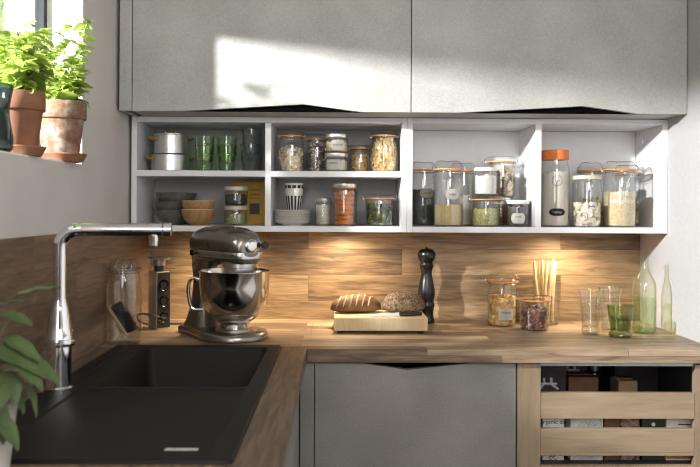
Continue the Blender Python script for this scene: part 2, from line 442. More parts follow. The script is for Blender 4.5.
# left wall with the window opening
WX0, WX1 = -0.182, -0.012
OY0, OY1, OZ0, OZ1 = -2.05, -0.716, 1.445, 1.975
bm = BM()
box(bm, WX0, WX1, -5.2, OY0, 0, 2.55); box(bm, WX0, WX1, OY1, 0.2, 0, 2.55)
box(bm, WX0, WX1, OY0, OY1, 0, OZ0); box(bm, WX0, WX1, OY0, OY1, OZ1, 2.55)
struct('wall_left', bm, 'wall_paint')
# white plaster lining of the reveal
bm = BM()
box(bm, WX0, WX1-0.001, OY1-0.004, OY1+0.0, OZ0, OZ1); box(bm, WX0, WX1-0.001, OY0, OY0+0.004, OZ0, OZ1)
box(bm, WX0, WX1-0.001, OY0, OY1, OZ1-0.004, OZ1); box(bm, WX0-0.02, WX1-0.001, OY0, OY1, OZ0, OZ0+0.004)
struct('trim_1', bm, 'reveal_white')
win = bpy.data.objects.new('window_1', None); C.objects.link(win); win['kind'] = 'structure'
win.location = (-0.15, -1.38, OZ0)
def wl(x, y, z): return (x+0.15, y+1.38, z-OZ0)
bm = BM()
def wbox(x0, x1, y0, y1, z0, z1): box(bm, x0+0.15, x1+0.15, y0+1.38, y1+1.38, z0-OZ0, z1-OZ0, 0.003)
wbox(-0.142, -0.112, OY1-0.022, OY1-0.004, OZ0+0.004, OZ1-0.004); wbox(-0.142, -0.112, OY0+0.004, OY0+0.022, OZ0+0.004, OZ1-0.004)
wbox(-0.142, -0.112, OY0+0.022, OY1-0.022, OZ0+0.004, OZ0+0.035); wbox(-0.142, -0.112, OY0+0.022, OY1-0.022, 1.938, OZ1-0.004)
struct('window_frame', bm, 'frame_anthracite', win)
bm = BM(); wbox(-0.130, -0.124, OY0+0.02, OY1-0.02, OZ0+0.034, 1.940); struct('window_pane', bm, 'window_glass', win)

# garden outside
bm = BM(); box(bm, -9, -0.302, -6, 12, -0.3, -0.02); struct('ground', bm, 'garden_lawn')
def leaf_quad(bm, p, L, Wd, yaw, pitch, roll, curl=0.25, seg=4, mi=0):
    M = Matrix.Translation(p) @ Matrix.Rotation(yaw, 4, 'Z') @ Matrix.Rotation(-pitch, 4, 'Y') @ Matrix.Rotation(roll, 4, 'X')
    prev = None; faces = []
    for i in range(seg+1):
        t = i/seg; w = Wd/2*max(0.03, (sin(PI*min(1, t**0.8*0.97+0.02)))**0.75)
        x = L*t; z = -curl*L*t*t
        cur = [bm.verts.new(M @ Vector((x, -w, z+w*0.35))), bm.verts.new(M @ Vector((x, 0, z))), bm.verts.new(M @ Vector((x, w, z+w*0.35)))]
        if prev:
            for k in (0, 1):
                f = bm.faces.new((prev[k], cur[k], cur[k+1], prev[k+1])); f.material_index = mi
        prev = cur
rng = random.Random(3)
def shrub(name, label, x, y, rx, ry, h, n):
    t = thing(name, label, 'shrub', (x, y, -0.02))
    bm = BM()
    for i in range(n):
        a = rng.uniform(0, 2*PI); zz = rng.uniform(0.05, 1); rr = math.sqrt(rng.uniform(0.3, 1))*(1-0.55*zz**3)
        leaf_quad(bm, Vector((rx*rr*cos(a), ry*rr*sin(a), h*zz)), rng.uniform(.14, .26), rng.uniform(.09, .15), rng.uniform(0, 6.3), rng.uniform(-.9, .9), rng.uniform(-1, 1), seg=2)
    link('foliage', bm, 'hedge_leaf', t)
    bm = BM()
    for k in range(5):
        a = k*1.26; tube(bm, [(0.05*cos(a), 0.05*sin(a), 0), (rx*.25*cos(a), ry*.25*sin(a), h*.45), (rx*.5*cos(a), ry*.5*sin(a), h*.8)], [0.03, 0.02, 0.008], 6)
    link('stem', bm, 'brush_wood', t)
shrub('garden_shrub', 'sunny green shrub outside behind the basil in the window', -1.75, 2.9, 0.8, 0.7, 3.6, 4200)
shrub('garden_shrub', 'tall pale green shrub at the left edge of the window view', -3.4, 4.6, 1.0, 0.9, 4.2, 3200)

# wood cladding
bm = BM(); box(bm, 0.006, W, 0.0005, 0.010, CT, 1.2445)
tag(struct('backsplash_panel', bm, 'oak_back'), 'brown oak plank backsplash behind mixer, bread and glasses on the back wall', 'backsplash', kind='structure')
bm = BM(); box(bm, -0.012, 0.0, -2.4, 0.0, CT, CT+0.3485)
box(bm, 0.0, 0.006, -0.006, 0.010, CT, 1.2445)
tag(struct('backsplash_panel', bm, 'oak_side_shaded'), 'shadowed oak plank backsplash on the left wall behind the tap', 'backsplash', kind='structure')

# ------------------------------------------------------------------ upper cabinets
CF = -0.397; CZ = 1.641; CTOP = 2.40
def upper_cab(x0, x1, label, notch):
    t = thing('wall_cabinet', label, 'cabinet', ((x0+x1)/2, 0, CZ), group=None)
    ox = (x0+x1)/2
    bm = BM(); th = 0.018; yb = -0.0; yf = CF+0.022
    box(bm, x0-ox, x0-ox+th, yf, yb, 0, CTOP-CZ); box(bm, x1-ox-th, x1-ox, yf, yb, 0, CTOP-CZ)
    box(bm, x0-ox+th, x1-ox-th, yf, yb, 0.0, th); box(bm, x0-ox+th, x1-ox-th, yf, yb, CTOP-CZ-th, CTOP-CZ); box(bm, x0-ox+th, x1-ox-th, yb-0.008, yb, th, CTOP-CZ-th)
    link('carcass', bm, 'shelf_grey', t, smooth=False)
    g = 0.0018; zz = lambda z: z-CZ
    poly = [(x0-ox+g, 0.0), (notch[0]-ox, 0.0), (notch[1]-ox, 0.024), (notch[2]-ox, 0.0), (x1-ox-g, 0.0), (x1-ox-g, CTOP-CZ), (x0-ox+g, CTOP-CZ)]
    bm = BM(); prism(bm, poly, CF, CF+0.020)
    d = link('door', bm, 'concrete', t, smooth=False)
    bm = BM(); prism(bm, [(notch[0]-ox-.004, 0.0005), (notch[2]-ox+.004, 0.0005), (notch[2]-ox+.004, 0.03), (notch[0]-ox-.004, 0.03)], CF+0.0202, CF+0.0215)
    link('grip_recess', bm, 'black_velvet', d, smooth=False)
    return t
bm = BM(); box(bm, 0.0, 0.0395, CF, CF+0.02, CZ, CTOP, 0.001); box(bm, 0.0, 0.018, CF+0.02, 0, CZ, CTOP)
tag(link('filler_strip', bm, 'concrete', smooth=False), 'narrow grey filler strip between left wall and the upper left cabinet door', 'cabinet trim')
upper_cab(0.041, 0.946, 'grey concrete-look upper cabinet on the left, with the bright sun patch', (0.203, 0.595, 0.787))
upper_cab(0.946, W-0.001, 'grey concrete-look upper cabinet on the right, touching the white wall', (1.099, 1.507, 1.691))

# ------------------------------------------------------------------ open shelves
SF = -0.247; SB = 1.2455; ST = 1.6395; Z1 = 1.2655; Z2 = 1.4555
def shelf_unit(x0, x1, dv, mid, label):
    ox = (x0+x1)/2
    t = thing('open_shelf_unit', label, 'shelf', (ox, 0, SB))
    e = 0.0005; th = 0.0185; yb = 0.009; H = ST-SB
    def part(name, a, b, c, d, y0=SF, y1=0.0, m='shelf_white'):
        bm = BM(); box(bm, a-ox, b-ox, y0, y1, c, d, 0.0008, 1); return link(name, bm, m, t, smooth=False)
    part('side_panel', x0, x0+th, 0, H); part('side_panel', x1-th, x1, 0, H)
    part('bottom_panel', x0+th+e, x1-th-e, 0, 0.0198); part('top_panel', x0+th+e, x1-th-e, H-0.018, H)
    part('divider', dv[0], dv[1], 0.0202, H-0.0185)
    if mid:
        part('shelf_board', x0+th+e, dv[0]-e, 0.1895, 0.2098); part('shelf_board', dv[1]+e, x1-th-e, 0.1895, 0.2098)
    part('back_panel', x0+th+e, x1-th-e, 0.0205, H-0.019, 0.0005, 0.006, 'shelf_grey' if mid else 'shelf_white')  # left unit's back is greyer: compartment shade put into the colour
    return t
shelf_unit(0.0, 0.9465, (0.458, 0.478), True, 'white open shelf unit on the left with four compartments')
shelf_unit(0.9475, W-0.001, (1.390, 1.411), False, 'white open shelf unit on the right with two tall compartments')
bm = BM(); lathe(bm, [(0, 0), (0.008, 0), (0.008, 0.003), (0.006, 0.004), (0, 0.004)], 16, M=Matrix.Translation((1.818, -0.10, 1.575)) @ Matrix.Rotation(-PI/2, 4, 'Y'))
o = link('screw_cap', bm, 'shelf_white'); tag(o, 'small round white cap high inside the right shelf end panel', 'screw cap')

# ------------------------------------------------------------------ worktops and base cabinets
WF = -0.62; XL = 0.62; BT = CT-0.04
bm = BM(); box(bm, XL+0.0004, W, WF, 0.0, BT, CT, 0.0015, 1); box(bm, 0.0, XL+0.0002, -0.5898, 0.0, BT, CT, 0.0005, 1)
tag(link('worktop', bm, 'oak_top', smooth=False), 'long oak worktop along the back wall carrying bread board and mixer', 'worktop')
# sink cut-out x .052-.543, y -1.658..-.592
SX0, SX1, SY0, SY1 = 0.052, 0.545, -1.660, -0.592
bm = BM()
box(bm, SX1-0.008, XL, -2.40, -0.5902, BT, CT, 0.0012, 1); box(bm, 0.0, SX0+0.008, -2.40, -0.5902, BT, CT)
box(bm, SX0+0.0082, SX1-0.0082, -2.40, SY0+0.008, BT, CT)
tag(link('worktop', bm, 'oak_top_side_shaded', smooth=False), 'oak worktop strip along the left wall framing the black sink', 'worktop')

def base_carcass(t, x0, x1, ox, mat='shelf_grey'):
    bm = BM(); th = 0.018; yf = -0.578; z0 = 0.1; z1 = BT-0.0005
    box(bm, x0-ox, x0-ox+th, yf, -0.02, z0, z1); box(bm, x1-ox-th, x1-ox, yf, -0.02, z0, z1)
    box(bm, x0-ox+th, x1-ox-th, yf, -0.02, z0, z0+th); box(bm, x0-ox+th, x1-ox-th, -0.03, -0.02, z0+th, z1)
    box(bm, x0-ox, x1-ox, yf+0.05, yf+0.065, 0.001, z0)
    return link('carcass', bm, mat, t, smooth=False)
x0, x1 = 0.644, 1.2475; ox = (x0+x1)/2
t = thing('base_cabinet', 'grey concrete-look base cabinet under the bread board with black triangular grip', 'cabinet', (ox, 0, 0))
base_carcass(t, x0, x1, ox)
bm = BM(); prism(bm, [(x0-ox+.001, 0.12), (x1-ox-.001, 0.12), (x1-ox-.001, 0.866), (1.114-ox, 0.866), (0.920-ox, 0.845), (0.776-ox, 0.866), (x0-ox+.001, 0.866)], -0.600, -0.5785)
d = link('door', bm, 'concrete_base_shaded', t, smooth=False)
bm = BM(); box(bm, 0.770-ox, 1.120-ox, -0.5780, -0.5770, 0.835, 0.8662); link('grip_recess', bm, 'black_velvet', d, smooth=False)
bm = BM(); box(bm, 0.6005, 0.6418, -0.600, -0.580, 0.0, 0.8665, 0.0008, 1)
tag(link('corner_filler', bm, 'concrete_base_shaded', smooth=False), 'slim grey corner filler panel left of the base cabinet door', 'cabinet trim')
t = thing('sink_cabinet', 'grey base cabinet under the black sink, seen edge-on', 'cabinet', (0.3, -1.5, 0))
bm = BM(); box(bm, 0.278, 0.2985, -0.9, 0.878, 0.12, 0.8665, 0.0008, 1); link('door', bm, 'concrete_base_shaded', t, smooth=False)
bm = BM(); box(bm, -0.29, 0.277, -0.9, 0.897, 0.1, 0.118); box(bm, -0.29, 0.277, -0.9, -0.882, 0.118, 0.868); box(bm, -0.29, 0.277, 0.886, 0.897, 0.118, 0.868); box(bm, 0.2, 0.215, -0.9, 0.878, 0.001, 0.1)
link('carcass', bm, 'shelf_grey', t, smooth=False)

# slatted pull-out
x0, x1 = 1.250, W-0.001; ox = (x0+x1)/2
t = thing('slatted_drawer_cabinet', 'birch slatted pull-out cabinet at the right, packed with groceries', 'drawer cabinet', (ox, 0, 0))
base_carcass(t, x0, x1, ox, 'dark_interior')
bm = BM(); box(bm, x0-ox+.001, 1.3215-ox, -0.600, -0.579, 0.12, 0.8665, 0.001, 1); link('stile', bm, 'birch_v', t, smooth=False)
bm = BM(); box(bm, 1.786-ox, x1-ox-.001, -0.600, -0.579, 0.12, 0.8625, 0.001, 1); link('stile', bm, 'birch_v', t, smooth=False)
for a, b in ((0.699, 0.777), (0.588, 0.669), (0.478, 0.558), (0.368, 0.448)):
    bm = BM(); box(bm, 1.322-ox, 1.7855-ox, -0.5985, -0.580, a, b, 0.0012, 1); link('slat', bm, 'birch_h', t, smooth=False)
bm = BM(); box(bm, 1.322-ox, 1.7855-ox, -0.592, -0.578, 0.8565, 0.8660); link('top_rail', bm, 'rail_grey', t, smooth=False)
for z in (0.44, 0.6875):
    pass
bm = BM(); box(bm, 1.270-ox, 1.829-ox, -0.575, -0.05, 0.545, 0.557); link('inner_tray', bm, 'dark_interior', t, smooth=False)

# groceries in the pull-out
def pack(name, label, x, y, w, d, z0, h, mat, deco=None, fold=True):
    p = thing(name, label, 'package', (x, y, z0))
    bm = BM(); box(bm, -w/2, w/2, 0, d, 0, h, 0.0012, 1); link('carton', bm, mat, p, smooth=False)
    if fold:
        bm = BM(); box(bm, -w/2+.004, w/2-.004, d*0.35, d*0.65, h, h+0.0025); link('flap', bm, mat, p, smooth=False)
    if deco: deco(p, w, h)
    return p
def fl(z, x=0): return lambda u, v: Vector((x+u, -0.0006, z+v))
def strokes(p, segs, r, mat, name='print'):
    bm = BM()
    for s in segs: tube(bm, [(a, -0.0004, b) for a, b in s], r, 4)
    o = link(name, bm, mat, p, smooth=False); return o
ZP = 0.5575
def d1(p, w, h):
    writing(p, 'organic do', 0.019, fl(0.675-ZP, -.002)); writing(p, 'tea', 0.012, fl(0.661-ZP, -.02), 'ink_grey')
    strokes(p, [[(.024, .580-ZP), (-.004, .566-ZP), (.010, .5585-ZP)], [(.012, .580-ZP), (-.014, .566-ZP), (-.006, .5585-ZP)]], 0.0015, 'ink')
pack('cereal_carton', 'white carton printed organic, first on the left in the slatted pull-out', 1.375, -0.545, 0.066, 0.14, ZP, 0.155, 'pack_white', d1)
def d2(p, w, h):
    strokes(p, [[(-.03, .662-ZP), (-.01, .675-ZP), (.01, .667-ZP)], [(0, .657-ZP), (.012, .677-ZP)], [(.02, .663-ZP), (.035, .671-ZP)]], 0.0012, 'ink_grey')
    writing(p, 'FLOCON', 0.010, fl(0.566-ZP), 'ink_grey')
pack('pale_carton', 'pale grey carton with fine line print, second in the slatted pull-out', 1.478, -0.545, 0.100, 0.13, ZP, 0.145, 'pack_pale', d2)
pack('dark_box', 'dark brown box between pale carton and speckled pack in the pull-out', 1.556, -0.545, 0.048, 0.12, ZP, 0.140, 'pack_brown')
pack('speckled_pack', 'red and cream speckled pack in the middle of the pull-out', 1.612, -0.545, 0.058, 0.12, ZP, 0.140, 'pack_pattern')
def d3(p, w, h):
    bm = BM(); lathe(bm, [(0, 0), (0.006, 0), (0.006, 0.0008), (0, 0.0008)], 14, M=Matrix.Translation((0, -0.0001, .668-ZP)) @ Matrix.Rotation(PI/2, 4, 'X')); link('dot', bm, 'ink_white', p)
pack('green_pack', 'dark green pack with one white dot in the pull-out', 1.683, -0.545, 0.070, 0.12, ZP, 0.138, 'pack_green', d3)
def d4b(p, w, h):
    bm = BM(); box(bm, -w/2+.002, w/2-.002, -0.0006, 0.0002, .652-ZP, .660-ZP); link('band', bm, 'ink_white', p, smooth=False)
    strokes(p, [[(-.012, .668-ZP), (.03, .668-ZP)]], 0.0022, 'pack_red')
    bm = BM(); box(bm, -w/2+.002, w/2-.002, -0.0006, 0.0002, 0.005, .04); link('orange_band', bm, 'pack_orange', p, smooth=False)
pack('white_carton', 'white carton with red line print, rightmost in the slatted pull-out', 1.772, -0.545, 0.098, 0.13, ZP, 0.150, 'pack_white', d4b)
# upper row standing behind, taller packs
def dH(p, w, h, z):
    # pale mark of two uprights, a cross bar and splayed feet
    strokes(p, [[(-.026, z), (.030, z)], [(-.012, z+.020), (-.012, z)], [(.012, z+.020), (.012, z)], [(-.012, z), (-.026, z-.018)], [(.012, z), (.034, z-.018)]], 0.004, 'pack_mauve', 'print')
def dHa(p, w, h): dH(p, w, h, .757-ZP)
def dHb(p, w, h): dH(p, w, h, .777-ZP)
pack('dark_bag', 'dark bag with pale H-like print behind the top slat, at the left', 1.398, -0.39, 0.120, 0.10, ZP, 0.268, 'pack_dark', dHa)
pack('dark_bag', 'dark bag with pale H-like print standing higher, above the reddish box', 1.510, -0.27, 0.110, 0.10, ZP, 0.290, 'pack_dark', dHb)
pack('brown_box', 'reddish brown box behind the top slat, in the middle', 1.516, -0.39, 0.098, 0.09, ZP, 0.222, 'pack_brown')
pack('olive_box', 'small olive green box at the back left of the pull-out', 1.40, -0.20, 0.10, 0.1, ZP, 0.288, 'pack_olive')
pack('dark_carton', 'large black carton standing at the back right of the pull-out', 1.735, -0.27, 0.15, 0.12, ZP, 0.270, 'pack_dark')
pack('kraft_box', 'small kraft brown box behind the top slat, at the right', 1.662, -0.39, 0.062, 0.08, ZP, 0.209, 'pack_kraft')

t = thing('slim_bottle', 'slim grey bottle standing behind the reddish box in the pull-out', 'bottle', (1.596, -0.255, ZP))
bm = BM(); lathe(bm, [(0, 0), (.018, 0), (.020, .003), (.020, .185), (.011, .207), (.011, .215), (0, .215)], 24); link('bottle_body', bm, 'grey_glass', t)
bm = BM(); lathe(bm, [(0, .2152), (.013, .2152), (.013, .236), (0, .237)], 24); link('cap', bm, 'lid_silver', t)

# ------------------------------------------------------------------ sink and tap
t = thing('kitchen_sink', 'black composite sink with bowl and drainboard set into the left worktop', 'sink', (0, 0, CT))
RZ = 0.008
BX0, BX1, BY0, BY1 = 0.150, 0.508, -1.143, -0.632
bm = BM()
def rect(x0, x1, y0, y1, z, r, n=5):
    pts = []
    for cx, cy, a0 in ((x1-r, y1-r, 0), (x0+r, y1-r, PI/2), (x0+r, y0+r, PI), (x1-r, y0+r, 1.5*PI)):
        for k in range(n+1):
            a = a0+PI/2*k/n; pts.append((cx+r*cos(a), cy+r*sin(a), z))
    return pts
# rim frame, bowl walls and drainboard built as lofted loops
outer0 = rect(SX0, SX1, SY0, SY1, 0.0005, 0.012); outer1 = rect(SX0+.001, SX1-.001, SY0+.001, SY1-.001, RZ-.002, 0.012); outer2 = rect(SX0+.004, SX1-.004, SY0+.004, SY1-.004, RZ, 0.010)
loft(bm, [outer0, outer1, outer2], cap=False)
def ringfill(bm, outer, inner):
    A = [bm.verts.new(p) for p in outer]; B = [bm.verts.new(p) for p in inner]; n = len(A)
    for i in range(n): bm.faces.new((A[i], A[(i+1) % n], B[(i+1) % n], B[i]))
ROW = BY0-0.006
# top deck, split at the line between bowl and drainboard
ringfill(bm, rect(SX0+.004, SX1-.004, ROW, SY1-.004, RZ, 0.002), rect(BX0, BX1, BY0, BY1, RZ, 0.02))
ringfill(bm, rect(SX0+.004, SX1-.004, SY0+.004, ROW, RZ, 0.002), rect(0.128, 0.505, SY0+.035, ROW-0.004, RZ, 0.012))
loft(bm, [rect(0.128, 0.505, SY0+.035, ROW-0.004, RZ, 0.012), rect(0.132, 0.501, SY0+.039, ROW-0.006, RZ-.004, 0.012)], cap=False)
f = [bm.verts.new(p) for p in rect(0.132, 0.501, SY0+.039, ROW-0.006, RZ-.004, 0.012)]; bm.faces.new(f)
link('rim', bm, 'black_composite', t, angle=50)
bm = BM()
loft(bm, [rect(BX0, BX1, BY0, BY1, RZ, 0.02), rect(BX0+.003, BX1-.003, BY0+.003, BY1-.003, RZ-.004, 0.022), rect(BX0+.012, BX1-.012, BY0+.012, BY1-.012, -0.16, 0.03), rect(BX0+.03, BX1-.03, BY0+.03, BY1-.03, -0.18, 0.03)], cap=False)
f = [bm.verts.new(p) for p in rect(BX0+.03, BX1-.03, BY0+.03, BY1-.03, -0.18, 0.03)]; bm.faces.new(f)
link('bowl', bm, 'black_composite', t, angle=50)
bm = BM(); lathe(bm, [(0, .003), (.012, .004), (.02, .002), (.04, .003), (.044, 0), (0, 0)], 28, c=((BX0+BX1)/2, -0.89, -0.18)); link('drain', bm, 'steel_brushed', t)
bm = BM(); box(bm, 0.420, 0.477, -1.600, -1.587, RZ-.004, RZ-.0032); pl = link('name_plate', bm, 'ink_grey', t, smooth=False)
writing(pl, 'BLANCO', 0.012, lambda u, v: Vector((0.4485+u, -1.5935+v, RZ-.0030)), 'label_white')
# two thin raised ribs along the left rim edge
bm = BM(); tube(bm, [(0.066, -1.10, RZ), (0.066, -0.62, RZ)], 0.0025, 6); tube(bm, [(0.096, -1.10, RZ), (0.096, -0.64, RZ)], 0.0025, 6)
link('rib', bm, 'black_composite', t)

FX, FY = 0.089, -1.175
t = thing('kitchen_tap', 'chrome kitchen tap with high square spout reaching over the black sink', 'tap', (FX, FY, CT+0.0083), math.radians(6))
bm = BM(); lathe(bm, [(0, 0), (.030, 0), (.030, .006), (.0265, .010), (.0265, .100), (.030, .104), (.031, .118), (.0275, .124), (.0255, .150), (.020, .185), (.0165, .20), (.0165, .205), (0, .205)], 32)
link('body', bm, 'chrome', t)
zt = 0.360; pts = [(0, 0, 0.2)]
pts += [(0, 0, 0.25), (0, 0, 0.30)]
for k in range(1, 10):
    a = PI/2*k/10; pts.append((0.042*(1-cos(a)), 0, zt-0.042+0.042*sin(a)))
pts += [(0.05, 0, zt), (0.12, 0, zt), (0.226, 0, zt)]
bm = BM(); tube(bm, pts, 0.0148, 24); link('spout', bm, 'chrome', t)
bm = BM(); lathe(bm, [(0, 0), (.0156, 0), (.0158, .016), (.0135, .0175), (0, .0175)], 24, M=Matrix.Translation((.2285, 0, zt)) @ Matrix.Rotation(PI/2, 4, 'Y')); link('end_cap', bm, 'chrome', t)
bm = BM(); lathe(bm, [(0, 0), (.0095, 0), (.0105, .003), (.0105, .026), (0, .026)], 24, c=(0.206, 0, zt-0.038)); link('aerator', bm, 'chrome', t)
bm = BM(); lathe(bm, [(.0262, .098), (.0335, .100), (.0345, .107), (.0335, .114), (.0262, .116), (.0262, .098)], 32); tube(bm, [(.01, .028, .107), (.012, .045, .109), (.013, .060, .125)], [.006, .005, .004], 10); link('lever', bm, 'chrome', t)

# ------------------------------------------------------------------ jars
def torus_pts(r, z, n=24, c=(0, 0)): return [(c[0]+r*cos(2*PI*k/n), c[1]+r*sin(2*PI*k/n), z) for k in range(n)]
def jar_clip(name, label, x, y, z, r, h, neck=0.86, rot=0.0, gasket='rubber_orange', sh=0.74, glassm='clear_glass'):
    """wire-clip preserving jar: body, glass lid, rubber ring, wire clip"""
    t = thing(name, label, 'jar', (x, y, z), rot)
    rn = r*neck; g = 0.0022; lid = min(0.03, h*0.14); zn = h-lid
    prof = [(0, 0), (r*.84, 0), (r*.97, .006), (r, .014), (r, (zn)*sh), (r*.97, zn*(sh+.06)), (rn*1.01, zn*min(.97, sh+.16)), (rn, zn*0.985), (rn*1.07, zn-.001), (rn*1.07, zn+.0)]
    if sh > .85: prof = [(0, 0), (r*.84, 0), (r*.97, .006), (r, .014), (r, zn*.86), (rn, zn*.93), (rn, zn*.97), (rn*1.05, zn-.0005), (rn*1.05, zn)]
    bm = BM(); lathe(bm, shell(prof, g), 32); link('glass_body', bm, glassm, t)
    bm = BM(); lathe(bm, [(rn*.90, zn+.0002), (rn*1.12, zn+.0002), (rn*1.13, zn+.0020), (rn*1.12, zn+.0038), (rn*.90, zn+.0038), (rn*.90, zn+.0002)], 32); link('rubber_ring', bm, gasket, t)
    lz = zn+.0040
    bm = BM(); lathe(bm, [(0, lz), (rn*1.07, lz), (rn*1.08, lz+.004), (rn*1.04, lz+.007), (rn*.86, h-.003), (rn*.80, h), (rn*.5, h-.002), (0, h-.002)], 32); link('glass_lid', bm, glassm, t)
    bm = BM(); w = 0.0011
    tube(bm, torus_pts(rn*1.03+.001, zn*.965), w, 5, closed=True)
    for s in (-1, 1):
        q = rn*1.12; zz = zn*.965
        tube(bm, spline([(s*(rn*1.03), -.006, zz), (s*(q+.003), -.007, zz+.004), (s*(q+.006), -.005, lz+.006), (s*(q+.002), 0, lz+.010), (s*(q+.006), .005, lz+.006), (s*(q+.003), .007, zz+.004), (s*(rn*1.03), .006, zz)], 4), w, 5)
    tube(bm, spline([(-rn*1.13, 0, lz+.009), (-rn*.8, 0, h+.001), (0, 0, h+.0008), (rn*.8, 0, h+.001), (rn*1.13, 0, lz+.009)], 5), w, 5)
    link('wire_clip', bm, 'wire', t)
    return t
def jar_screw(name, label, x, y, z, r, h, lid='lid_silver', lid_h=0.012, neck=0.93, ring=None, lid_r=None, body=None):
    t = thing(name, label, 'jar', (x, y, z)); rn = r*neck; zn = h-lid_h
    prof = body or [(0, 0), (r*.85, 0), (r*.98, .005), (r, .012), (r, zn-.014), (r*.985, zn-.009), (rn, zn-.004), (rn, zn+.003)]
    bm = BM(); lathe(bm, shell(prof, 0.002), 32); link('glass_body', bm, 'clear_glass', t)
    lr = lid_r or rn+.0025
    bm = BM(); lathe(bm, [(lr-.002, zn-.001), (lr, zn-.001), (lr+.0006, zn+.001), (lr+.0006, h-.002), (lr-.001, h), (lr-.004, h), (lr-.006, h-.0012), (0, h-.0012)] + [(0, zn+.0035), (lr-.002, zn+.0035), (lr-.002, zn-.001)], 40)
    link('lid', bm, lid, t)
    if ring:
        bm = BM(); lathe(bm, [(rn, zn-.0052), (rn+.003, zn-.005), (rn+.003, zn-.0015), (rn, zn-.0012), (rn, zn-.0052)], 32); link('rubber_ring', bm, ring, t)
    return t
def put_label(t, r, z, w, h, ang, text=None, mat='label_white', ink='ink', size=0.008, shape='oct', dz=0.0):
    lb = curved_label(t, r+0.0005, z, w, h, ang, mat, shape)
    if text: writing(lb, text, size, cyl_fn(r+0.0011, z+dz, ang), ink)
    return lb

# contents
def fill_solid(name, label, cat, x, y, z, r, h, mat, bumpy=0.003, seed=1):
    rg = random.Random(seed); bm = BM(); segs = 26
    rings = [[bm.verts.new((0, 0, 0))]]
    for rr, zz in ((r*.80, 0), (r*.96, .004), (r, .012), (r, h*.5), (r*.998, h-.004), (r*.96, h), (r*.6, h), (r*.3, h)):
        rings.append([bm.verts.new((rr*cos(2*PI*i/segs), rr*sin(2*PI*i/segs), zz+(rg.uniform(-bumpy, bumpy) if zz >= h-.005 else 0))) for i in range(segs)])
    rings.append([bm.verts.new((0, 0, h))])
    for A, B in zip(rings, rings[1:]):
        for i in range(segs):
            j = (i+1) % segs
            if len(A) == 1: bm.faces.new((A[0], B[i], B[j]))
            elif len(B) == 1: bm.faces.new((A[i], A[j], B[0]))
            else: bm.faces.new((A[i], A[j], B[j], B[i]))
    return tag(link(name, bm, mat, loc=(x, y, z)), label, cat, kind='stuff')
def piece_tube(bm, L, r, mi): return tube(bm, [(-L/2, 0, 0), (0, 0, 0.0), (L/2, 0, 0)], r, 6, mi=mi)
def piece_twist(bm, L, w, mi):
    n = 8; A = []
    for i in range(n+1):
        t = i/n; a = t*4.0
        A.append([bm.verts.new((L*(t-.5), s*w*cos(a), s*w*sin(a))) for s in (-1, -.2, .2, 1)])
    for p, q in zip(A, A[1:]):
        for k in range(3):
            f = bm.faces.new((p[k], q[k], q[k+1], p[k+1])); f.material_index = mi
    return [v for r in A for v in r]
def piece_cube(bm, L, w, mi):
    vs = box(bm, -L/2, L/2, -w/2, w/2, -w/2, w/2)
    for f in {f for v in vs for f in v.link_faces}: f.material_index = mi
    return vs
def piece_ball(bm, L, w, mi):
    r = bmesh.ops.create_icosphere(bm, subdivisions=1, radius=1)
    for v in r['verts']: v.co = Vector((v.co.x*L/2, v.co.y*w/2, v.co.z*w/2))
    for f in {f for v in r['verts'] for f in v.link_faces}: f.material_index = mi
    return r['verts']
def piece_flake(bm, L, w, mi):
    A = []
    for i in range(6):
        a = i/5*PI*1.3; A.append([bm.verts.new((L*.45*cos(a), s*w*.5*(0.6+.4*sin(a)), L*.35*sin(a))) for s in (-1, 0, 1)])
    for p, q in zip(A, A[1:]):
        for k in range(2):
            f = bm.faces.new((p[k], q[k], q[k+1], p[k+1])); f.material_index = mi
    return [v for r in A for v in r]
def fill_pieces(name, label, cat, x, y, z, r, h, piece, n, L, w, mats, seed=1, core=None, upright=0.0, top=0.006, shoulder=None):
    rg = random.Random(seed); bm = BM()
    if core is not None:
        vs = lathe(bm, [(0, 0.001), (r*.72, 0.001), (r*.78, .01), (r*.78, h*.8), (r*.4, h*.9), (0, h*.9)], 16, mi=core)
    for i in range(n):
        Lr = L*rg.uniform(.8, 1.15); vs = piece(bm, Lr, w*rg.uniform(.85, 1.15), rg.randrange(len(mats)))
        rad = r*math.sqrt(rg.uniform(.25, 1)); a = rg.uniform(0, 2*PI); zz = rg.uniform(.0, 1)*h
        M = Matrix.Translation((rad*cos(a), rad*sin(a), zz)) @ Matrix.Rotation(rg.uniform(0, 2*PI), 4, 'Z') @ Matrix.Rotation(rg.gauss(0, 0.6) if rg.random() > upright else PI/2+rg.gauss(0, .25), 4, 'Y') @ Matrix.Rotation(rg.uniform(0, 6.3), 4, 'X')
        for v in vs:
            p = M @ v.co; d = math.hypot(p.x, p.y); lim = r if p.z > .01 else r*.86
            if shoulder and p.z > shoulder[0]: lim = r*shoulder[1]
            if d > lim: p.x *= lim/d; p.y *= lim/d
            p.z = min(max(p.z, 0.0005), h+top); v.co = p
    return tag(link(name, bm, mats, loc=(x, y, z)), label, cat, kind='stuff')
G = 0.0026       # jar bottom thickness allowance

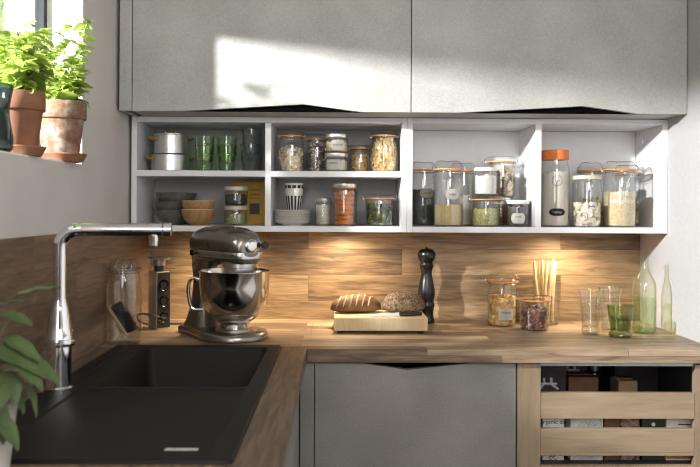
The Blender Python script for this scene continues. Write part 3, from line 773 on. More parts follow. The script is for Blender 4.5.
# upper-middle compartment
jar_clip('preserving_jar', 'clip jar of pale dried slices, first from the left on the upper middle shelf', .540, -.14, Z2, .048, .146, rot=.3)
fill_pieces('dried_slices', 'pale dried slices filling the first clip jar on the upper middle shelf', 'dried food', .540, -.14, Z2+G, .0445, .080, piece_flake, 190, .024, .012, ['f_paledry', 'f_pasta2', 'f_flake_pale', 'f_paledry'], 2, 0)
jar_clip('preserving_jar', 'slim clip jar of dark flakes, second from the left on the upper middle shelf', .629, -.098, Z2, .037, .138, neck=.9, rot=.2)
fill_pieces('dark_flakes', 'dark brown and mauve flakes in the slim clip jar, upper middle shelf', 'dried food', .629, -.098, Z2+G, .0335, .100, piece_flake, 130, .02, .010, ['f_flake', 'f_flake', 'f_flake_pale'], 3, 0, shoulder=(.082, .88))
t = jar_screw('storage_jar', 'short labelled jar of white grain, lower of the two stacked silver-lid jars', .702, -.166, Z2, .041, .067)
put_label(t, .041, .026, .050, .034, -.28, 'QUINOA', size=.0085, dz=.004, shape='rect')
fill_solid('white_grain', 'pale grain inside the lower labelled jar of the stacked pair', 'grain', .702, -.166, Z2+G, .0378, .037, 'f_rice')
t = jar_screw('storage_jar', 'short labelled jar of pale nuts, upper of the two stacked silver-lid jars', .704, -.166, Z2+.0675, .041, .066)
put_label(t, .041, .026, .052, .036, .1, 'PIGNONS', size=.0085, shape='oct')
fill_solid('pine_nuts', 'pale nuts inside the upper labelled jar of the stacked pair', 'nuts', .704, -.166, Z2+.0675+G, .0378, .037, 'f_oats')
jar_clip('preserving_jar', 'low clip jar of short golden pasta beside the stacked silver-lid jars', .787, -.095, Z2, .038, .100, neck=.95, sh=.86, rot=-.2)
fill_pieces('short_pasta', 'short golden pasta in the low clip jar on the upper middle shelf', 'pasta', .787, -.095, Z2+G, .0345, .064, piece_tube, 150, .016, .0028, ['f_pasta', 'f_pasta2'], 4, 0)
jar_clip('preserving_jar', 'big clip jar packed with pasta shapes at the right end of the upper middle shelf', .872, -.16, Z2, .048, .147, rot=-.2)
fill_pieces('pasta_shapes', 'large golden pasta shapes in the big clip jar at the right of the upper middle shelf', 'pasta', .872, -.16, Z2+G, .0445, .112, piece_twist, 130, .036, .008, ['f_pasta', 'f_pasta2', 'f_pasta'], 5, 0, upright=.3, shoulder=(.086, .84))
# lower-middle compartment
t = jar_screw('storage_jar', 'small narrow silver-lid jar of white rice beside the carrot jar', .656, -.115, Z1, .030, .098)
fill_solid('white_rice', 'white rice in the small narrow jar beside the carrots', 'rice', .656, -.115, Z1+G, .0268, .070, 'f_rice')
CJ = (.732, -.155)
t = jar_screw('storage_jar', 'tall jar of orange carrot sticks with a silver lid', *CJ, Z1, .046, .150, ring='rubber_orange', lid_h=.013, neck=.95)
rg = random.Random(5); k = 0
proto = None
for lay in range(7):
    for row in range(3):
        L = .050 if row != 1 else .072
        yy = (-.024, 0.0, .024)[row]
        lim = math.sqrt(max(0, .0415**2-(abs(yy)+.0085)**2)); L = min(2*lim-.004, .066)
        if lay == 6 and row == 2: continue
        zz = Z1+G+.0095+lay*.0172+rg.uniform(-.001, .001)
        if proto is None:
            bm = BM(); tube(bm, [(-.5, 0, 0), (-.49, 0, 0), (.49, 0, 0), (.5, 0, 0)], [.0062, .0082, .0074, .005], 10)
            o = proto = link('carrot_stick', bm, 'f_carrot')
        else:
            o = proto.copy(); C.objects.link(o)
        o.location = (CJ[0], CJ[1]+yy, zz); o.scale = (L, 1, 1); o.rotation_euler = (rg.uniform(0, 6), rg.uniform(-.16, .16), rg.choice((0, PI))+rg.uniform(-.10, .10))
        tag(o, 'orange carrot stick lying among its neighbours in the tall jar', 'carrot', 'carrot sticks in the tall jar')
jar_clip('preserving_jar', 'low wide clip jar of green olives at the right of the lower middle shelf', .857, -.15, Z1, .050, .110, neck=.98, sh=.9, rot=.0)
fill_pieces('green_olives', 'dark green olives in the low wide clip jar', 'olives', .857, -.15, Z1+G, .0465, .074, piece_ball, 130, .020, .015, ['f_olive', 'f_olive_dark'], 6, 1, top=.003)
# plates and cups
pl = thing('shallow_bowl', 'cream bowl at the bottom of the stack under the striped cups', 'bowl', (.545, -.14, Z1), group='cream bowls under the striped cups')
bm = BM(); lathe(bm, [(0, .002), (.030, .002), (.032, 0), (.036, .0), (.038, .003), (.058, .010), (.0645, .019), (.0635, .0195), (.056, .013), (.036, .007), (0, .007)], 40); link('bowl_body', bm, 'porcelain', pl)
bm = BM(); lathe(bm, [(.0637, .0192), (.0646, .0192), (.0648, .0202), (.0640, .0208), (.0633, .0202), (.0637, .0192)], 40); link('rim', bm, 'lid_cream', pl)
nm = ['', 'second cream bowl from the bottom of the stack under the striped cups', 'middle cream bowl of the stack under the striped cups', 'second cream bowl from the top of the stack under the striped cups', 'topmost cream bowl, holding the striped cups']
for k in range(1, 5): dup(pl, (.545+random.uniform(-.0008, .0008), -.14, Z1+k*.0088), k, nm[k])
def cup_bm():
    bm = BM(); lathe(bm, [(0, 0), (.019, 0), (.021, .003), (.0315, .073), (.0325, .085), (.0308, .085), (.0195, .005), (0, .004)], 32); return bm
cz = Z1+4*.0088+.0075
cp = thing('striped_cup', 'white cup with black vertical stripes, lower of the nested pair on the bowls', 'cup', (.552, -.14, cz), group='striped cups on the cream bowls')
link('cup_body', cup_bm(), 'cup_white', cp)
bm = BM()
for k in range(14):
    a = 2*PI*k/14; da = .125
    q = [(0.0216, .006), (.0274, .045), (.0300, .063)]
    for (r0, z0), (r1, z1) in zip(q, q[1:]):
        f = [Vector(((r0+.0004)*cos(a-da*1), (r0+.0004)*sin(a-da), z0)), Vector(((r0+.0004)*cos(a+da), (r0+.0004)*sin(a+da), z0)), Vector(((r1+.0006)*cos(a+da), (r1+.0006)*sin(a+da), z1)), Vector(((r1+.0006)*cos(a-da), (r1+.0006)*sin(a-da), z1))]
        bm.faces.new([bm.verts.new(p) for p in f])
link('stripes', bm, 'ink', cp, smooth=False)
cp2 = thing('striped_cup', 'white cup with one black checked band, upper of the nested pair on the bowls', 'cup', (.552, -.14, cz+.023), group=None)
link('cup_body', cup_bm(), 'cup_white', cp2)
bm = BM()
for k in range(11):
    a0 = 2*PI*k/11; 
    seg = []
    for m_ in range(4):
        a = a0+m_/3*.42; seg.append((a,))
    for (a,), (b,) in zip(seg, seg[1:]):
        f = [Vector((.0320*cos(a), .0320*sin(a), .0665)), Vector((.0320*cos(b), .0320*sin(b), .0665)), Vector((.0330*cos(b), .0330*sin(b), .0775)), Vector((.0330*cos(a), .0330*sin(a), .0775))]
        bm.faces.new([bm.verts.new(p) for p in f])
link('checked_band', bm, 'ink', cp2, smooth=False)

# upper-left compartment: pots and tumblers
def pot(name, label, x, y, z, r, h, lid, rot):
    t = thing(name, label, 'pot', (x, y, z), rot)
    bm = BM(); lathe(bm, [(0, 0), (r*.93, 0), (r, .004), (r, h-.002), (r+.0015, h), (r-.001, h), (r-.0025, h-.003), (r-.0025, .006), (0, .005)], 44); link('pot_body', bm, 'aluminium', t)
    for s in (-1, 1):
        bm = BM(); zz = h-.016
        tube(bm, spline([(s*(r+.001), -.017, zz), (s*(r+.012), -.017, zz+.004), (s*(r+.021), -.010, zz+.008), (s*(r+.022), .010, zz+.008), (s*(r+.012), .017, zz+.004), (s*(r+.001), .017, zz)], 5), .0036, 8)
        for q in (-1, 1): lathe(bm, [(0, 0), (.006, 0), (.006, .002), (.003, .004), (0, .004)], 12, M=Matrix.Translation((s*(r-.0005), q*.017, zz)) @ Matrix.Rotation(s*PI/2, 4, 'Y'))
        link('handle', bm, 'brass', t)
    if lid:
        bm = BM(); lathe(bm, [(0, h+.0005), (r*1.01, h+.0005), (r*1.015, h+.003), (r*.9, h+.004), (0, h+.006)], 44); l = link('lid', bm, 'aluminium', t)
        bm = BM(); tube(bm, spline([(-.018, 0, h+.005), (-.019, 0, h+.013), (-.010, 0, h+.0175), (.010, 0, h+.0175), (.019, 0, h+.013), (.018, 0, h+.005)], 5), .0028, 8); link('lid_handle', bm, 'brass', l)
    return t
pot('saucepan', 'wider aluminium pot with brass handles, bottom of the stacked pair', .106, -.120, Z2, .0680, .060, False, .55)
pot('saucepan', 'lidded aluminium pot with brass handles, top of the stacked pair', .107, -.120, Z2+.0605, .0590, .070, True, .55)
def tumbler(name, label, x, y, z, prof, mat, t_=.002, mod=None, foot=None, group=None, cat='glass'):
    t = thing(name, label, cat, (x, y, z), 0, group)
    bm = BM(); lathe(bm, shell(prof, t_), 40, mod=mod); link('glass_body', bm, mat, t)
    bm = BM(); r0 = prof[1][0]*.93; lathe(bm, [(0, .0022), (r0-.002, .0022), (r0, .007), (0, .008)], 32); link('thick_base', bm, foot or mat, t)
    return t
GP = [(0, 0), (.026, 0), (.0283, .004), (.0322, .056), (.0355, .0585), (.0355, .064), (.0337, .067), (.0357, .091)]
g1 = tumbler('green_tumbler', 'green glass tumbler, outer one of the nested pair beside the pots', .232, -.14, Z2, GP, 'green_glass')
dup(g1, (.232, -.14, Z2+.0346), .2, 'green glass tumbler nested in the top of the pair beside the pots')
dup(g1, (.312, -.14, Z2), .4, 'green glass tumbler, outer one of the nested pair beside the grey glasses')
dup(g1, (.312, -.14, Z2+.0346), .5, 'green glass tumbler nested in the top of the pair beside the grey glasses')
fl16 = lambda a, z: 1+.018*cos(18*a)
RP = [(0, 0), (.031, 0), (.0335, .004), (.0355, .034), (.0385, .040), (.0405, .098)]
g2 = tumbler('grey_tumbler', 'smoky grey ribbed tumbler, bottom of the nested pair by the divider', .400, -.14, Z2, RP, 'grey_glass', mod=fl16)
RP2 = [(0, 0), (.027, 0), (.029, .004), (.0315, .034), (.034, .040), (.036, .092)]
tumbler('grey_tumbler', 'smoky grey ribbed tumbler, top of the nested pair by the divider', .401, -.14, Z2+.060, RP2, 'grey_glass', mod=fl16)
# lower-left: bowls, jars, book
def bowl_prof(r, h): return [(0, .002), (r*.36, .002), (r*.38, 0), (r*.44, 0), (r*.50, .004), (r*.82, h*.35), (r*.97, h*.75), (r, h), (r-.003, h+.0005), (r*.93, h*.75), (r*.78, h*.37), (r*.45, .0075), (0, .007)]
bl = thing('stoneware_bowl', 'grey stoneware bowl at the bottom of the stack of three', 'bowl', (.118, -.089, Z1), group='stoneware bowls on the lower left shelf')
bm = BM(); lathe(bm, bowl_prof(.074, .052), 44); link('bowl_body', bm, 'stoneware', bl)
bm = BM(); lathe(bm, [(.0707, .0520), (.0742, .0518), (.0744, .053), (.0726, .0538), (.0705, .053), (.0707, .0520)], 44); link('glazed_rim', bm, 'crust', bl)
bl['label'] = 'grey stoneware bowl at the bottom of the stack of three'
o = dup(bl, (.119, -.089, Z1+.030), .5, 'grey stoneware bowl in the middle of the stack of three')
o = dup(bl, (.122, -.089, Z1+.062), .9, 'grey stoneware bowl on top of the stack of three')
wb = thing('wooden_bowl', 'wooden bowl, lower one of the two beside the grey bowls', 'bowl', (.218, -.186, Z1), group='wooden bowls on the lower left shelf')
bm = BM(); lathe(bm, bowl_prof(.058, .054), 40); link('bowl_body', bm, 'bowl_wood', wb)
bm = BM(); lathe(bm, [(.0555, .0541), (.0582, .054), (.0586, .0555), (.057, .0565), (.0552, .0555), (.0555, .0541)], 40); link('pale_rim', bm, 'board_wood', wb)
dup(wb, (.218, -.186, Z1+.030), .7, 'wooden bowl with pale rim, upper one of the two beside the grey bowls')
t = jar_screw('storage_jar', 'short cream-lid jar of greenish seeds, below the black bean jar', .346, -.155, Z1, .041, .069, 'lid_cream', lid_h=.013)
fill_solid('green_seeds', 'greenish seeds in the lower cream-lid jar in front of the yellow book', 'seeds', .346, -.155, Z1+G, .0378, .037, 'f_pumpkin')
t = jar_screw('storage_jar', 'short cream-lid jar of black beans, standing on the seed jar', .347, -.155, Z1+.0692, .041, .068, 'lid_cream', lid_h=.013)
fill_solid('black_beans', 'black beans in the upper cream-lid jar in front of the yellow book', 'beans', .347, -.155, Z1+.0692+G, .0378, .037, 'f_beans_black')
bk = thing('cook_book', 'yellow book standing behind the two cream-lid jars', 'book', (.379, -.032, Z1))
bm = BM(); box(bm, -.062, .062, -.012, -.0098, 0, .158, .0006, 1); box(bm, -.062, .062, .0098, .012, 0, .158, .0006, 1); box(bm, -.062, -.0598, -.0098, .0098, 0, .158); link('cover', bm, 'book_yellow', bk, smooth=False)
bm = BM(); box(bm, -.0595, .059, -.0096, .0096, .003, .155); link('pages', bm, 'paper', bk, smooth=False)
for txt, s, x_, z_ in (('CUISINE', .012, .022, .128), ('maison', .012, .022, .112), ('& bocaux', .009, .022, .098)): writing(bk, txt, s, (lambda x0, z0: lambda u, v: Vector((x0+u, -.0126, z0+v)))(x_, z_))
bm = BM(); box(bm, .003, .040, -.0126, -.0121, .038, .078); link('cover_picture', bm, 'pack_dark', bk, smooth=False)

# third compartment
t = jar_clip('preserving_jar', 'tall clip jar of dark dried leaves at the left of the tall compartments', 1.020, -.085, Z1, .046, .230, rot=.2, sh=.8, neck=.9)
put_label(t, .046, .118, .052, .033, .0, 'LAURIER', 'label_tan', size=.0075, shape='oct')
fill_solid('dried_leaves', 'dark green dried leaves in the tall clip jar at the far left of its shelf', 'dried food', 1.020, -.085, Z1+G, .0425, .125, 'f_darktea', .006)
t = jar_clip('preserving_jar', 'big clip jar a third full of yellow grain with an oval label', 1.099, -.178, Z1, .0520, .229, rot=.1, sh=.78, neck=.88)
put_label(t, .052, .113, .054, .036, .06, 'bulgur', size=.009, shape='oval')
fill_solid('yellow_grain', 'yellow grain at the bottom of the big clip jar with oval label', 'grain', 1.099, -.178, Z1+G, .0485, .072, 'f_couscous')
jar_clip('preserving_jar', 'tall clip jar of white flakes, half hidden behind the yellow grain jar', 1.166, -.072, Z1, .044, .228, rot=-.1, sh=.8, neck=.9)
fill_solid('white_flakes', 'white flakes in the tall jar behind the yellow grain jar', 'dried food', 1.166, -.072, Z1+G, .0405, .105, 'f_rice', .006)
jar_clip('preserving_jar', 'low wide clip jar of split green peas, under the sugar jar', 1.233, -.176, Z1, .0500, .108, neck=.98, sh=.9)
fill_solid('green_peas', 'split green peas in the low wide clip jar under the sugar jar', 'peas', 1.233, -.176, Z1+G, .0465, .060, 'f_lentil', .003)
t = jar_screw('storage_jar', 'white-lid jar of sugar standing on the green pea jar', 1.231, -.176, Z1+.1094, .041, .098, 'lid_white', lid_h=.011)
fill_solid('sugar', 'white sugar in the white-lid jar on top of the pea jar', 'sugar', 1.231, -.176, Z1+.1094+G, .0378, .066, 'f_sugar')
t = jar_screw('storage_jar', 'jar of red-brown beans, half hidden under the mushroom jar', 1.306, -.078, Z1, .044, .104, 'lid_silver')
fill_solid('red_beans', 'red-brown beans in the half hidden jar under the mushrooms', 'beans', 1.306, -.078, Z1+G, .041, .075, 'f_redbean')
jar_clip('preserving_jar', 'clip jar of dried mushrooms standing on the red-brown bean jar', 1.306, -.082, Z1+.1042, .050, .148, neck=.96, rot=-.1, sh=.82)
fill_pieces('dried_mushrooms', 'curled dried mushroom slices in the high clip jar', 'mushrooms', 1.306, -.082, Z1+.1042+G, .0455, .098, piece_flake, 110, .032, .022, ['f_mushroom', 'f_mushroom', 'f_mushroom_dark', 'f_paledry'], 8, 2)
t = jar_screw('storage_jar', 'dark coffee jar with pale lid and white label by the divider', 1.343, -.178, Z1, .0435, .094, 'lid_white', lid_h=.012)
put_label(t, .0435, .030, .050, .036, -.12, 'CAFE', size=.0095, dz=.005, shape='oct')
fill_solid('coffee', 'dark coffee in the pale-lid jar by the divider', 'coffee', 1.343, -.178, Z1+G, .0402, .070, 'f_coffee')
# fourth compartment
fj = [(0, 0), (.043, 0), (.050, .006), (.052, .016), (.052, .190), (.049, .212), (.0455, .226), (.0455, .240)]
t = jar_screw('flour_bottle', 'tall flour bottle with an orange cap in the right compartment', 1.482, -.158, Z1, .052, .272, 'lid_orange', lid_h=.034, body=fj, lid_r=.0475)
fill_solid('flour', 'beige flour filling the tall orange-cap bottle', 'flour', 1.482, -.158, Z1+G, .0482, .190, 'f_flour', .006)
put_label(t, .0520, .052, .058, .026, -.10, 'Farine', 'ink', 'ink_grey', .013, 'oval')
bm = BM(); fn = cyl_fn(.0528, .163, -.10)
P = [fn(.018*cos(2*PI*k/24), .018*sin(2*PI*k/24)) for k in range(24)]; tube(bm, P, .0006, 4, closed=True); s = link('round_stamp', bm, 'ink', t)
writing(s, 'farine', .008, cyl_fn(.0528, .163, -.10), 'ink')
t = jar_screw('storage_jar', 'pale-lid jar half full of white cubes beside the flour bottle', 1.588, -.186, Z1, .050, .181, 'lid_cream', lid_h=.013, neck=.95)
fill_pieces('white_cubes', 'white and brown cubes in the pale-lid jar beside the flour', 'dried food', 1.588, -.186, Z1+G, .0465, .080, piece_cube, 110, .015, .014, ['f_whitecube', 'f_whitecube', 'f_paledry', 'f_whitecube', 'f_whitecube', 'f_browncube', 'f_whitecube'], 9, 3)
jar_clip('preserving_jar', 'tall clip jar of tan flakes behind the white cube jar', 1.640, -.066, Z1, .050, .232, rot=.3, sh=.8, neck=.9)
fill_pieces('tan_flakes', 'tan flakes in the tall clip jar behind the cubes', 'dried food', 1.640, -.066, Z1+G, .0465, .100, piece_flake, 120, .02, .014, ['f_pasta', 'f_browncube'], 10, 0)
t = jar_clip('preserving_jar', 'big clip jar of oats with white script lettering in the right compartment', 1.709, -.172, Z1, .0570, .231, rot=-.25, sh=.8, neck=.88)
writing(t, 'die', .034, cyl_fn(.0578, .122, .10), 'ink_white'); writing(t, 'komplette', .022, cyl_fn(.0578, .093, .12), 'ink_white')
fill_solid('rolled_oats', 'rolled oats filling over half of the big lettered clip jar', 'oats', 1.709, -.172, Z1+G, .0535, .122, 'f_oats')
jar_clip('preserving_jar', 'tall clip jar in the right corner, half hidden behind the oats', 1.774, -.066, Z1, .046, .224, rot=-.7, sh=.8, neck=.92)
fill_pieces('brown_flakes', 'brown flakes in the clip jar in the right corner', 'dried food', 1.774, -.066, Z1+G, .0425, .095, piece_flake, 100, .02, .014, ['f_browncube', 'f_pasta'], 11, 0)

# ------------------------------------------------------------------ on the worktop
# stand mixer
MX, MY = .378, -.430
MA = math.radians(-51)
t = mixer = thing('stand_mixer', 'pewter stand mixer with polished steel bowl in the corner of the worktop', 'stand mixer', (MX, MY, CT+.0005), MA)
bm = BM()
def base_ring(z, o):
    pts = []
    n = 28
    for k in range(n):
        a = -PI*0.62+2*PI*0.62*k/(n-1); pts.append(((.112+o)*cos(a), (.112+o)*sin(a), z))
    pts += [(-.15, .082+o, z), (-.225-o, .080+o, z), (-.252-o, .055, z), (-.252-o, -.055, z), (-.225-o, -.080-o, z), (-.15, -.082-o, z)]
    return pts
loft(bm, [base_ring(0, -.008), base_ring(.004, 0), base_ring(.016, 0), base_ring(.024, -.006), base_ring(.028, -.018)])
link('base', bm, 'pewter', t, angle=40)
bm = BM()
col = [(.024, -.165, .078, .076), (.040, -.165, .068, .069), (.07, -.166, .056, .060), (.12, -.168, .047, .049), (.18, -.170, .043, .043), (.225, -.168, .052, .047), (.262, -.150, .075, .05)]
loft(bm, [[(cx+a, b, z) for a, b in sup(28, hx, hy, 2.8)] for z, cx, hx, hy in col]); link('column', bm, 'pewter', t, angle=50)
H = [(-.232, .300, .004, .004), (-.228, .300, .022, .026), (-.216, .300, .038, .044), (-.19, .302, .049, .054), (-.15, .304, .055, .059), (-.09, .306, .058, .063), (-.02, .306, .058, .064), (.03, .304, .056, .063), (.065, .302, .051, .058), (.088, .299, .043, .049), (.098, .297, .035, .040), (.101, .296, .028, .030)]
bm = BM(); loft(bm, [[(x, a, zc+b) for a, b in sup(32, hw, hh, 2.5)] for x, zc, hh, hw in H]); hd = link('motor_head', bm, 'pewter', t, angle=60)
# trim band round the head
def plan(o, z):
    up = [(x, hw+o) for x, zc, hh, hw in H]
    pts = [(x, w*.985, z) for x, w in up] + [(x, -w*.985, z) for x, w in up[::-1]]
    return pts
bm = BM(); loft(bm, [plan(-.004, .262), plan(-.0005, .2635), plan(.0005, .2645), plan(.0005, .281), plan(-.0005, .282), plan(-.003, .283)]); bd = link('trim_band', bm, 'aluminium', hd, angle=40)
arc = [(x, -(hw+.0005)*.985-.0006) for x, zc, hh, hw in H[4:]]
def on_band(u, v):
    d = u+.222; k = 0
    while k < len(arc)-2:
        L = math.dist(arc[k], arc[k+1])
        if d <= L: break
        d -= L; k += 1
    L = math.dist(arc[k], arc[k+1]); f = d/L
    return Vector((arc[k][0]+(arc[k+1][0]-arc[k][0])*f, arc[k][1]+(arc[k+1][1]-arc[k][1])*f, .2727+v))
writing(bd, 'KitchenAid', .0185, on_band, 'ink')
bm = BM(); loft(bm, [[(x*.97, y_*.92, .246) for x, y_, z in plan(-.012, 0)], [(x*.985, y_*.96, .252) for x, y_, z in plan(-.006, 0)], plan(-.004, .2625)]); link('head_underside', bm, 'pewter', hd, angle=40)
bm = BM(); lathe(bm, [(0, .205), (.040, .205), (.048, .208), (.050, .214), (.050, .232), (.053, .234), (.053, .255), (0, .255)], 36, c=(.032, 0, 0)); link('planetary', bm, 'steel_brushed', hd)
bm = BM(); lathe(bm, [(0, 0), (.0215, 0), (.0225, .004), (.0225, .010), (.019, .013), (.012, .0145), (0, .015)], 32, M=Matrix.Translation((.096, 0, .303)) @ Matrix.Rotation(PI/2, 4, 'Y')); link('attachment_hub', bm, 'chrome', hd)
bm = BM(); tube(bm, [(.09, .040, .306), (.112, .052, .306)], [.004, .004], 10); lathe(bm, [(0, 0), (.009, 0), (.012, .004), (.012, .014), (.009, .018), (0, .018)], 20, M=Matrix.Translation((.105, .048, .306)) @ Matrix.Rotation(PI/2, 4, 'Y') @ Matrix.Rotation(.5, 4, 'X')); link('hub_knob', bm, 'black_gloss', hd)
bm = BM(); lathe(bm, [(0, 0), (.010, 0), (.010, .006), (0, .007)], 20, M=Matrix.Translation((-.17, -.0565, .272)) @ Matrix.Rotation(PI/2, 4, 'X')); tube(bm, [(-.165, -.060, .272), (-.115, -.066, .272)], [.003, .003], 8); link('speed_lever', bm, 'black_gloss', hd)
bm = BM(); box(bm, -.056, -.052, -.0655, -.0615, .292, .308); link('vent_slot', bm, 'black_matt', hd, smooth=False)
# bowl
bp = [(.050, .028), (.052, .032), (.046, .040), (.043, .048), (.050, .054), (.072, .068), (.094, .095), (.106, .130), (.111, .170), (.1125, .214), (.1145, .218), (.1145, .2205), (.1105, .2205), (.1095, .214), (.108, .170), (.103, .131), (.091, .098), (.070, .072), (0, .064)]
bm = BM(); lathe(bm, bp, 56, c=(.005, 0, 0)); bw = link('mixing_bowl', bm, 'steel', t)
ha = math.radians(180+51+5)
bm = BM(); R0 = .110
hp = [(R0, .190), (R0+.016, .196), (R0+.030, .190), (R0+.036, .165), (R0+.034, .130), (R0+.022, .098), (R0-.010, .094)]
tube(bm, spline([(.005+r*cos(ha), r*sin(ha), z) for r, z in hp], 5), .0055, 10); link('bowl_handle', bm, 'steel', bw)
bm = BM(); lathe(bm, [(0, .0285), (.060, .0285), (.060, .033), (.054, .036), (0, .036)], 36, c=(.005, 0, 0)); link('bowl_plate', bm, 'steel_brushed', t)
bm = BM(); tube(bm, [(.032, 0, .206), (.032, 0, .16)], .007, 10); tube(bm, spline([(.032, 0, .17), (.075, 0, .15), (.07, 0, .10), (.032, 0, .078), (-.006, 0, .10), (-.011, 0, .15), (.032, 0, .17)], 6), .004, 8); link('beater', bm, 'steel_brushed', t)
# cord (local coordinates from world)
mixer.scale = (1, 1, .985)
Mi = (Matrix.Translation((MX, MY, CT+.0005)) @ Matrix.Rotation(MA, 4, 'Z') @ Matrix.Diagonal((1, 1, .985, 1))).inverted()
cw = [(.225, -.200, .925), (.195, -.165, .916), (.165, -.150, .9145), (.128, -.155, .9145), (.085, -.158, .9145), (.045, -.172, .916), (.022, -.205, .93), (.022, -.245, .953), (.045, -.275, .966), (.085, -.290, .963), (.118, -.272, .950), (.117, -.250, .944)]
bm = BM(); tube(bm, spline([Mi @ Vector(p) for p in cw], 6), .0032, 8); pc = link('power_cord', bm, 'rubber_black', t)
# socket tower
t = thing('socket_tower', 'pop-up power socket column, silver and black, in the worktop corner', 'power socket', (.0915, -.225, CT), math.radians(47))
bm = BM(); box(bm, -.026, .026, -.026, .026, 0, .196, .002, 1); link('column', bm, 'lid_silver', t, smooth=False)
bm = BM(); box(bm, -.0255, .0262, -.0285, -.0262, 0.004, .194, .0008, 1); link('socket_panel', bm, 'black_matt', t, smooth=False)
for k in range(3):
    bm = BM(); lathe(bm, [(0.012, 0), (.0205, 0), (.0205, .0018), (.0185, .0018), (.0165, -.0), (.012, 0)], 24, M=Matrix.Translation((0, -.0286, .04+k*.055)) @ Matrix.Rotation(PI/2, 4, 'X')); link('socket', bm, 'black_gloss', t)
bm = BM(); lathe(bm, [(0, .1965), (.017, .1965), (.017, .216), (0, .216)], 24); link('collar', bm, 'black_matt', t)
bm = BM(); lathe(bm, [(0, .2165), (.020, .2165), (.022, .236), (.037, .239), (.038, .244), (.036, .246), (0, .247)], 32); link('cap', bm, 'steel_brushed', t)
# big jar with brush
BJ = (.0570, -.536)
t = jar_clip('preserving_jar', 'big empty-looking clip jar with a brush inside, beside sink and left wall', *BJ, CT, .0540, .258, neck=.88, rot=1.35, gasket='clear_glass', sh=.80)
br = thing('scrubbing_brush', 'dark bristled brush leaning inside the big jar by the sink', 'brush', (BJ[0]-.014, BJ[1]-.004, CT+.070), 0)
M = Matrix.Rotation(math.radians(57), 4, 'Y')
bm = BM(); box(bm, -.058, .052, -.013, .013, -.006, .004, .003, 2, M=M); link('wooden_back', bm, 'brush_wood', br)
bm = BM(); rg = random.Random(4)
for i in range(420):
    a, b = rg.uniform(-.048, .046), rg.uniform(-.013, .013)
    tube(bm, [M @ Vector((a, b, .004)), M @ Vector((a+rg.uniform(-.004, .004), b*1.25+rg.uniform(-.004, .004), .004+rg.uniform(.020, .034)))], .0013, 3, caps=False)
box(bm, -.047, .045, -.010, .010, .0042, .011, M=M)
link('bristles', bm, 'bristle', br)

# bread board
t = thing('bread_board', 'thick pale wooden bread board on dark feet below the shelves', 'cutting board', (.855, -.222, CT))
bm = BM(); box(bm, -.157, .157, -.102, .102, .007, .0515, .002, 2); link('board', bm, 'board_wood', t, smooth=False)
bm = BM(); lathe(bm, [(0, 0), (.024, 0), (.026, .006), (0, .006)], 24, M=Matrix.Translation((.012, -.1022, .048)) @ Matrix.Rotation(PI/2, 4, 'X') @ Matrix.Scale(.25, 4, (0, 0, 1)))
bm.free()
for sx in (-1, 1):
    for sy in (-1, 1):
        bm = BM(); lathe(bm, [(0, 0), (.011, 0), (.013, .007), (0, .007)], 18, c=(sx*.135, sy*.08, 0)); link('foot', bm, 'black_matt', t)
BZ = CT+.0517
def loaf_rings(L, ry, rz, n=18, m=26, bump=.0, seed=1, flat=.35):
    rg = random.Random(seed); R = []
    for i in range(n+1):
        t = -1+2*i/n; s = max(.04, (1-abs(t)**2.6)**.55)
        ring = []
        for k in range(m):
            a = 2*PI*k/m; y_, z_ = cos(a)*ry*s, sin(a)*rz*s
            if z_ < 0: z_ *= flat
            j = 1+rg.uniform(-bump, bump)
            ring.append((t*L/2, y_*j, z_*j+rz*flat))
        R.append(ring)
    return R
t = thing('bread_loaf', 'scored brown oblong loaf on the left of the bread board', 'bread', (.774, -.192, BZ), math.radians(14))
bm = BM(); R = loaf_rings(.185, .040, .046, 22, 30, .02, 3); loft(bm, R); link('crust', bm, 'crust', t, angle=80)
for k in range(6):
    xx = -.056+k*.022; bm = BM(); pts = []
    for j in range(9):
        a = math.radians(12+j*18); tt = (xx+.022*(j-4)/4)/.0925; s = (1-abs(tt)**2.6)**.55
        pts.append((xx+.022*(j-4)/4, -cos(a)*.0402*s, sin(a)*.0462*s+.0161))
    tube(bm, pts, [.001]+[.0029]*7+[.001], 6); link('score', bm, 'crust_flour', t)
t = thing('bread_loaf', 'dark seeded loaf on the right of the bread board', 'bread', (.941, -.178, BZ), math.radians(7))
bm = BM(); R = loaf_rings(.158, .048, .053, 22, 30, .03, 5); loft(bm, R); link('crust', bm, 'seed_crust', t, angle=80)
bm = BM(); rg = random.Random(9)
for i in range(520):
    tt = rg.uniform(-.93, .93); a = rg.uniform(-.25, PI+.25); s = (1-abs(tt)**2.6)**.55
    zz = sin(a)*.053*s; zz = zz*.35 if zz < 0 else zz
    p = Vector((tt*.079, cos(a)*.048*s, zz+.01855)); n_ = Vector((0, cos(a), max(sin(a), -.2))).normalized()
    vs = piece_ball(bm, rg.uniform(.004, .008), .0028, rg.choice((0, 0, 1)))
    Mx = Matrix.Translation(p+n_*.0008) @ n_.to_track_quat('Z', 'Y').to_matrix().to_4x4() @ Matrix.Rotation(rg.uniform(0, 6), 4, 'Z')
    for v in vs: v.co = Mx @ v.co
link('seeds', bm, ['seed', 'crust'], t)
t = thing('bread_knife', 'knife with pale blade and dark handle at the front of the board', 'knife', (.876, -.306, BZ+.0006), math.radians(15))
bm = BM(); prism(bm, [(-.072, .0), (.045, .0), (.045, .0012), (-.072, .0012)], -.008, .008)
for v in bm.verts:
    if v.co.x < -.07: v.co.y = v.co.y*.25-.006
for v in bm.verts: v.co = Matrix.Rotation(.85, 4, 'X') @ v.co
for v in bm.verts: v.co.z += .0072
link('blade', bm, 'blade', t, smooth=False)
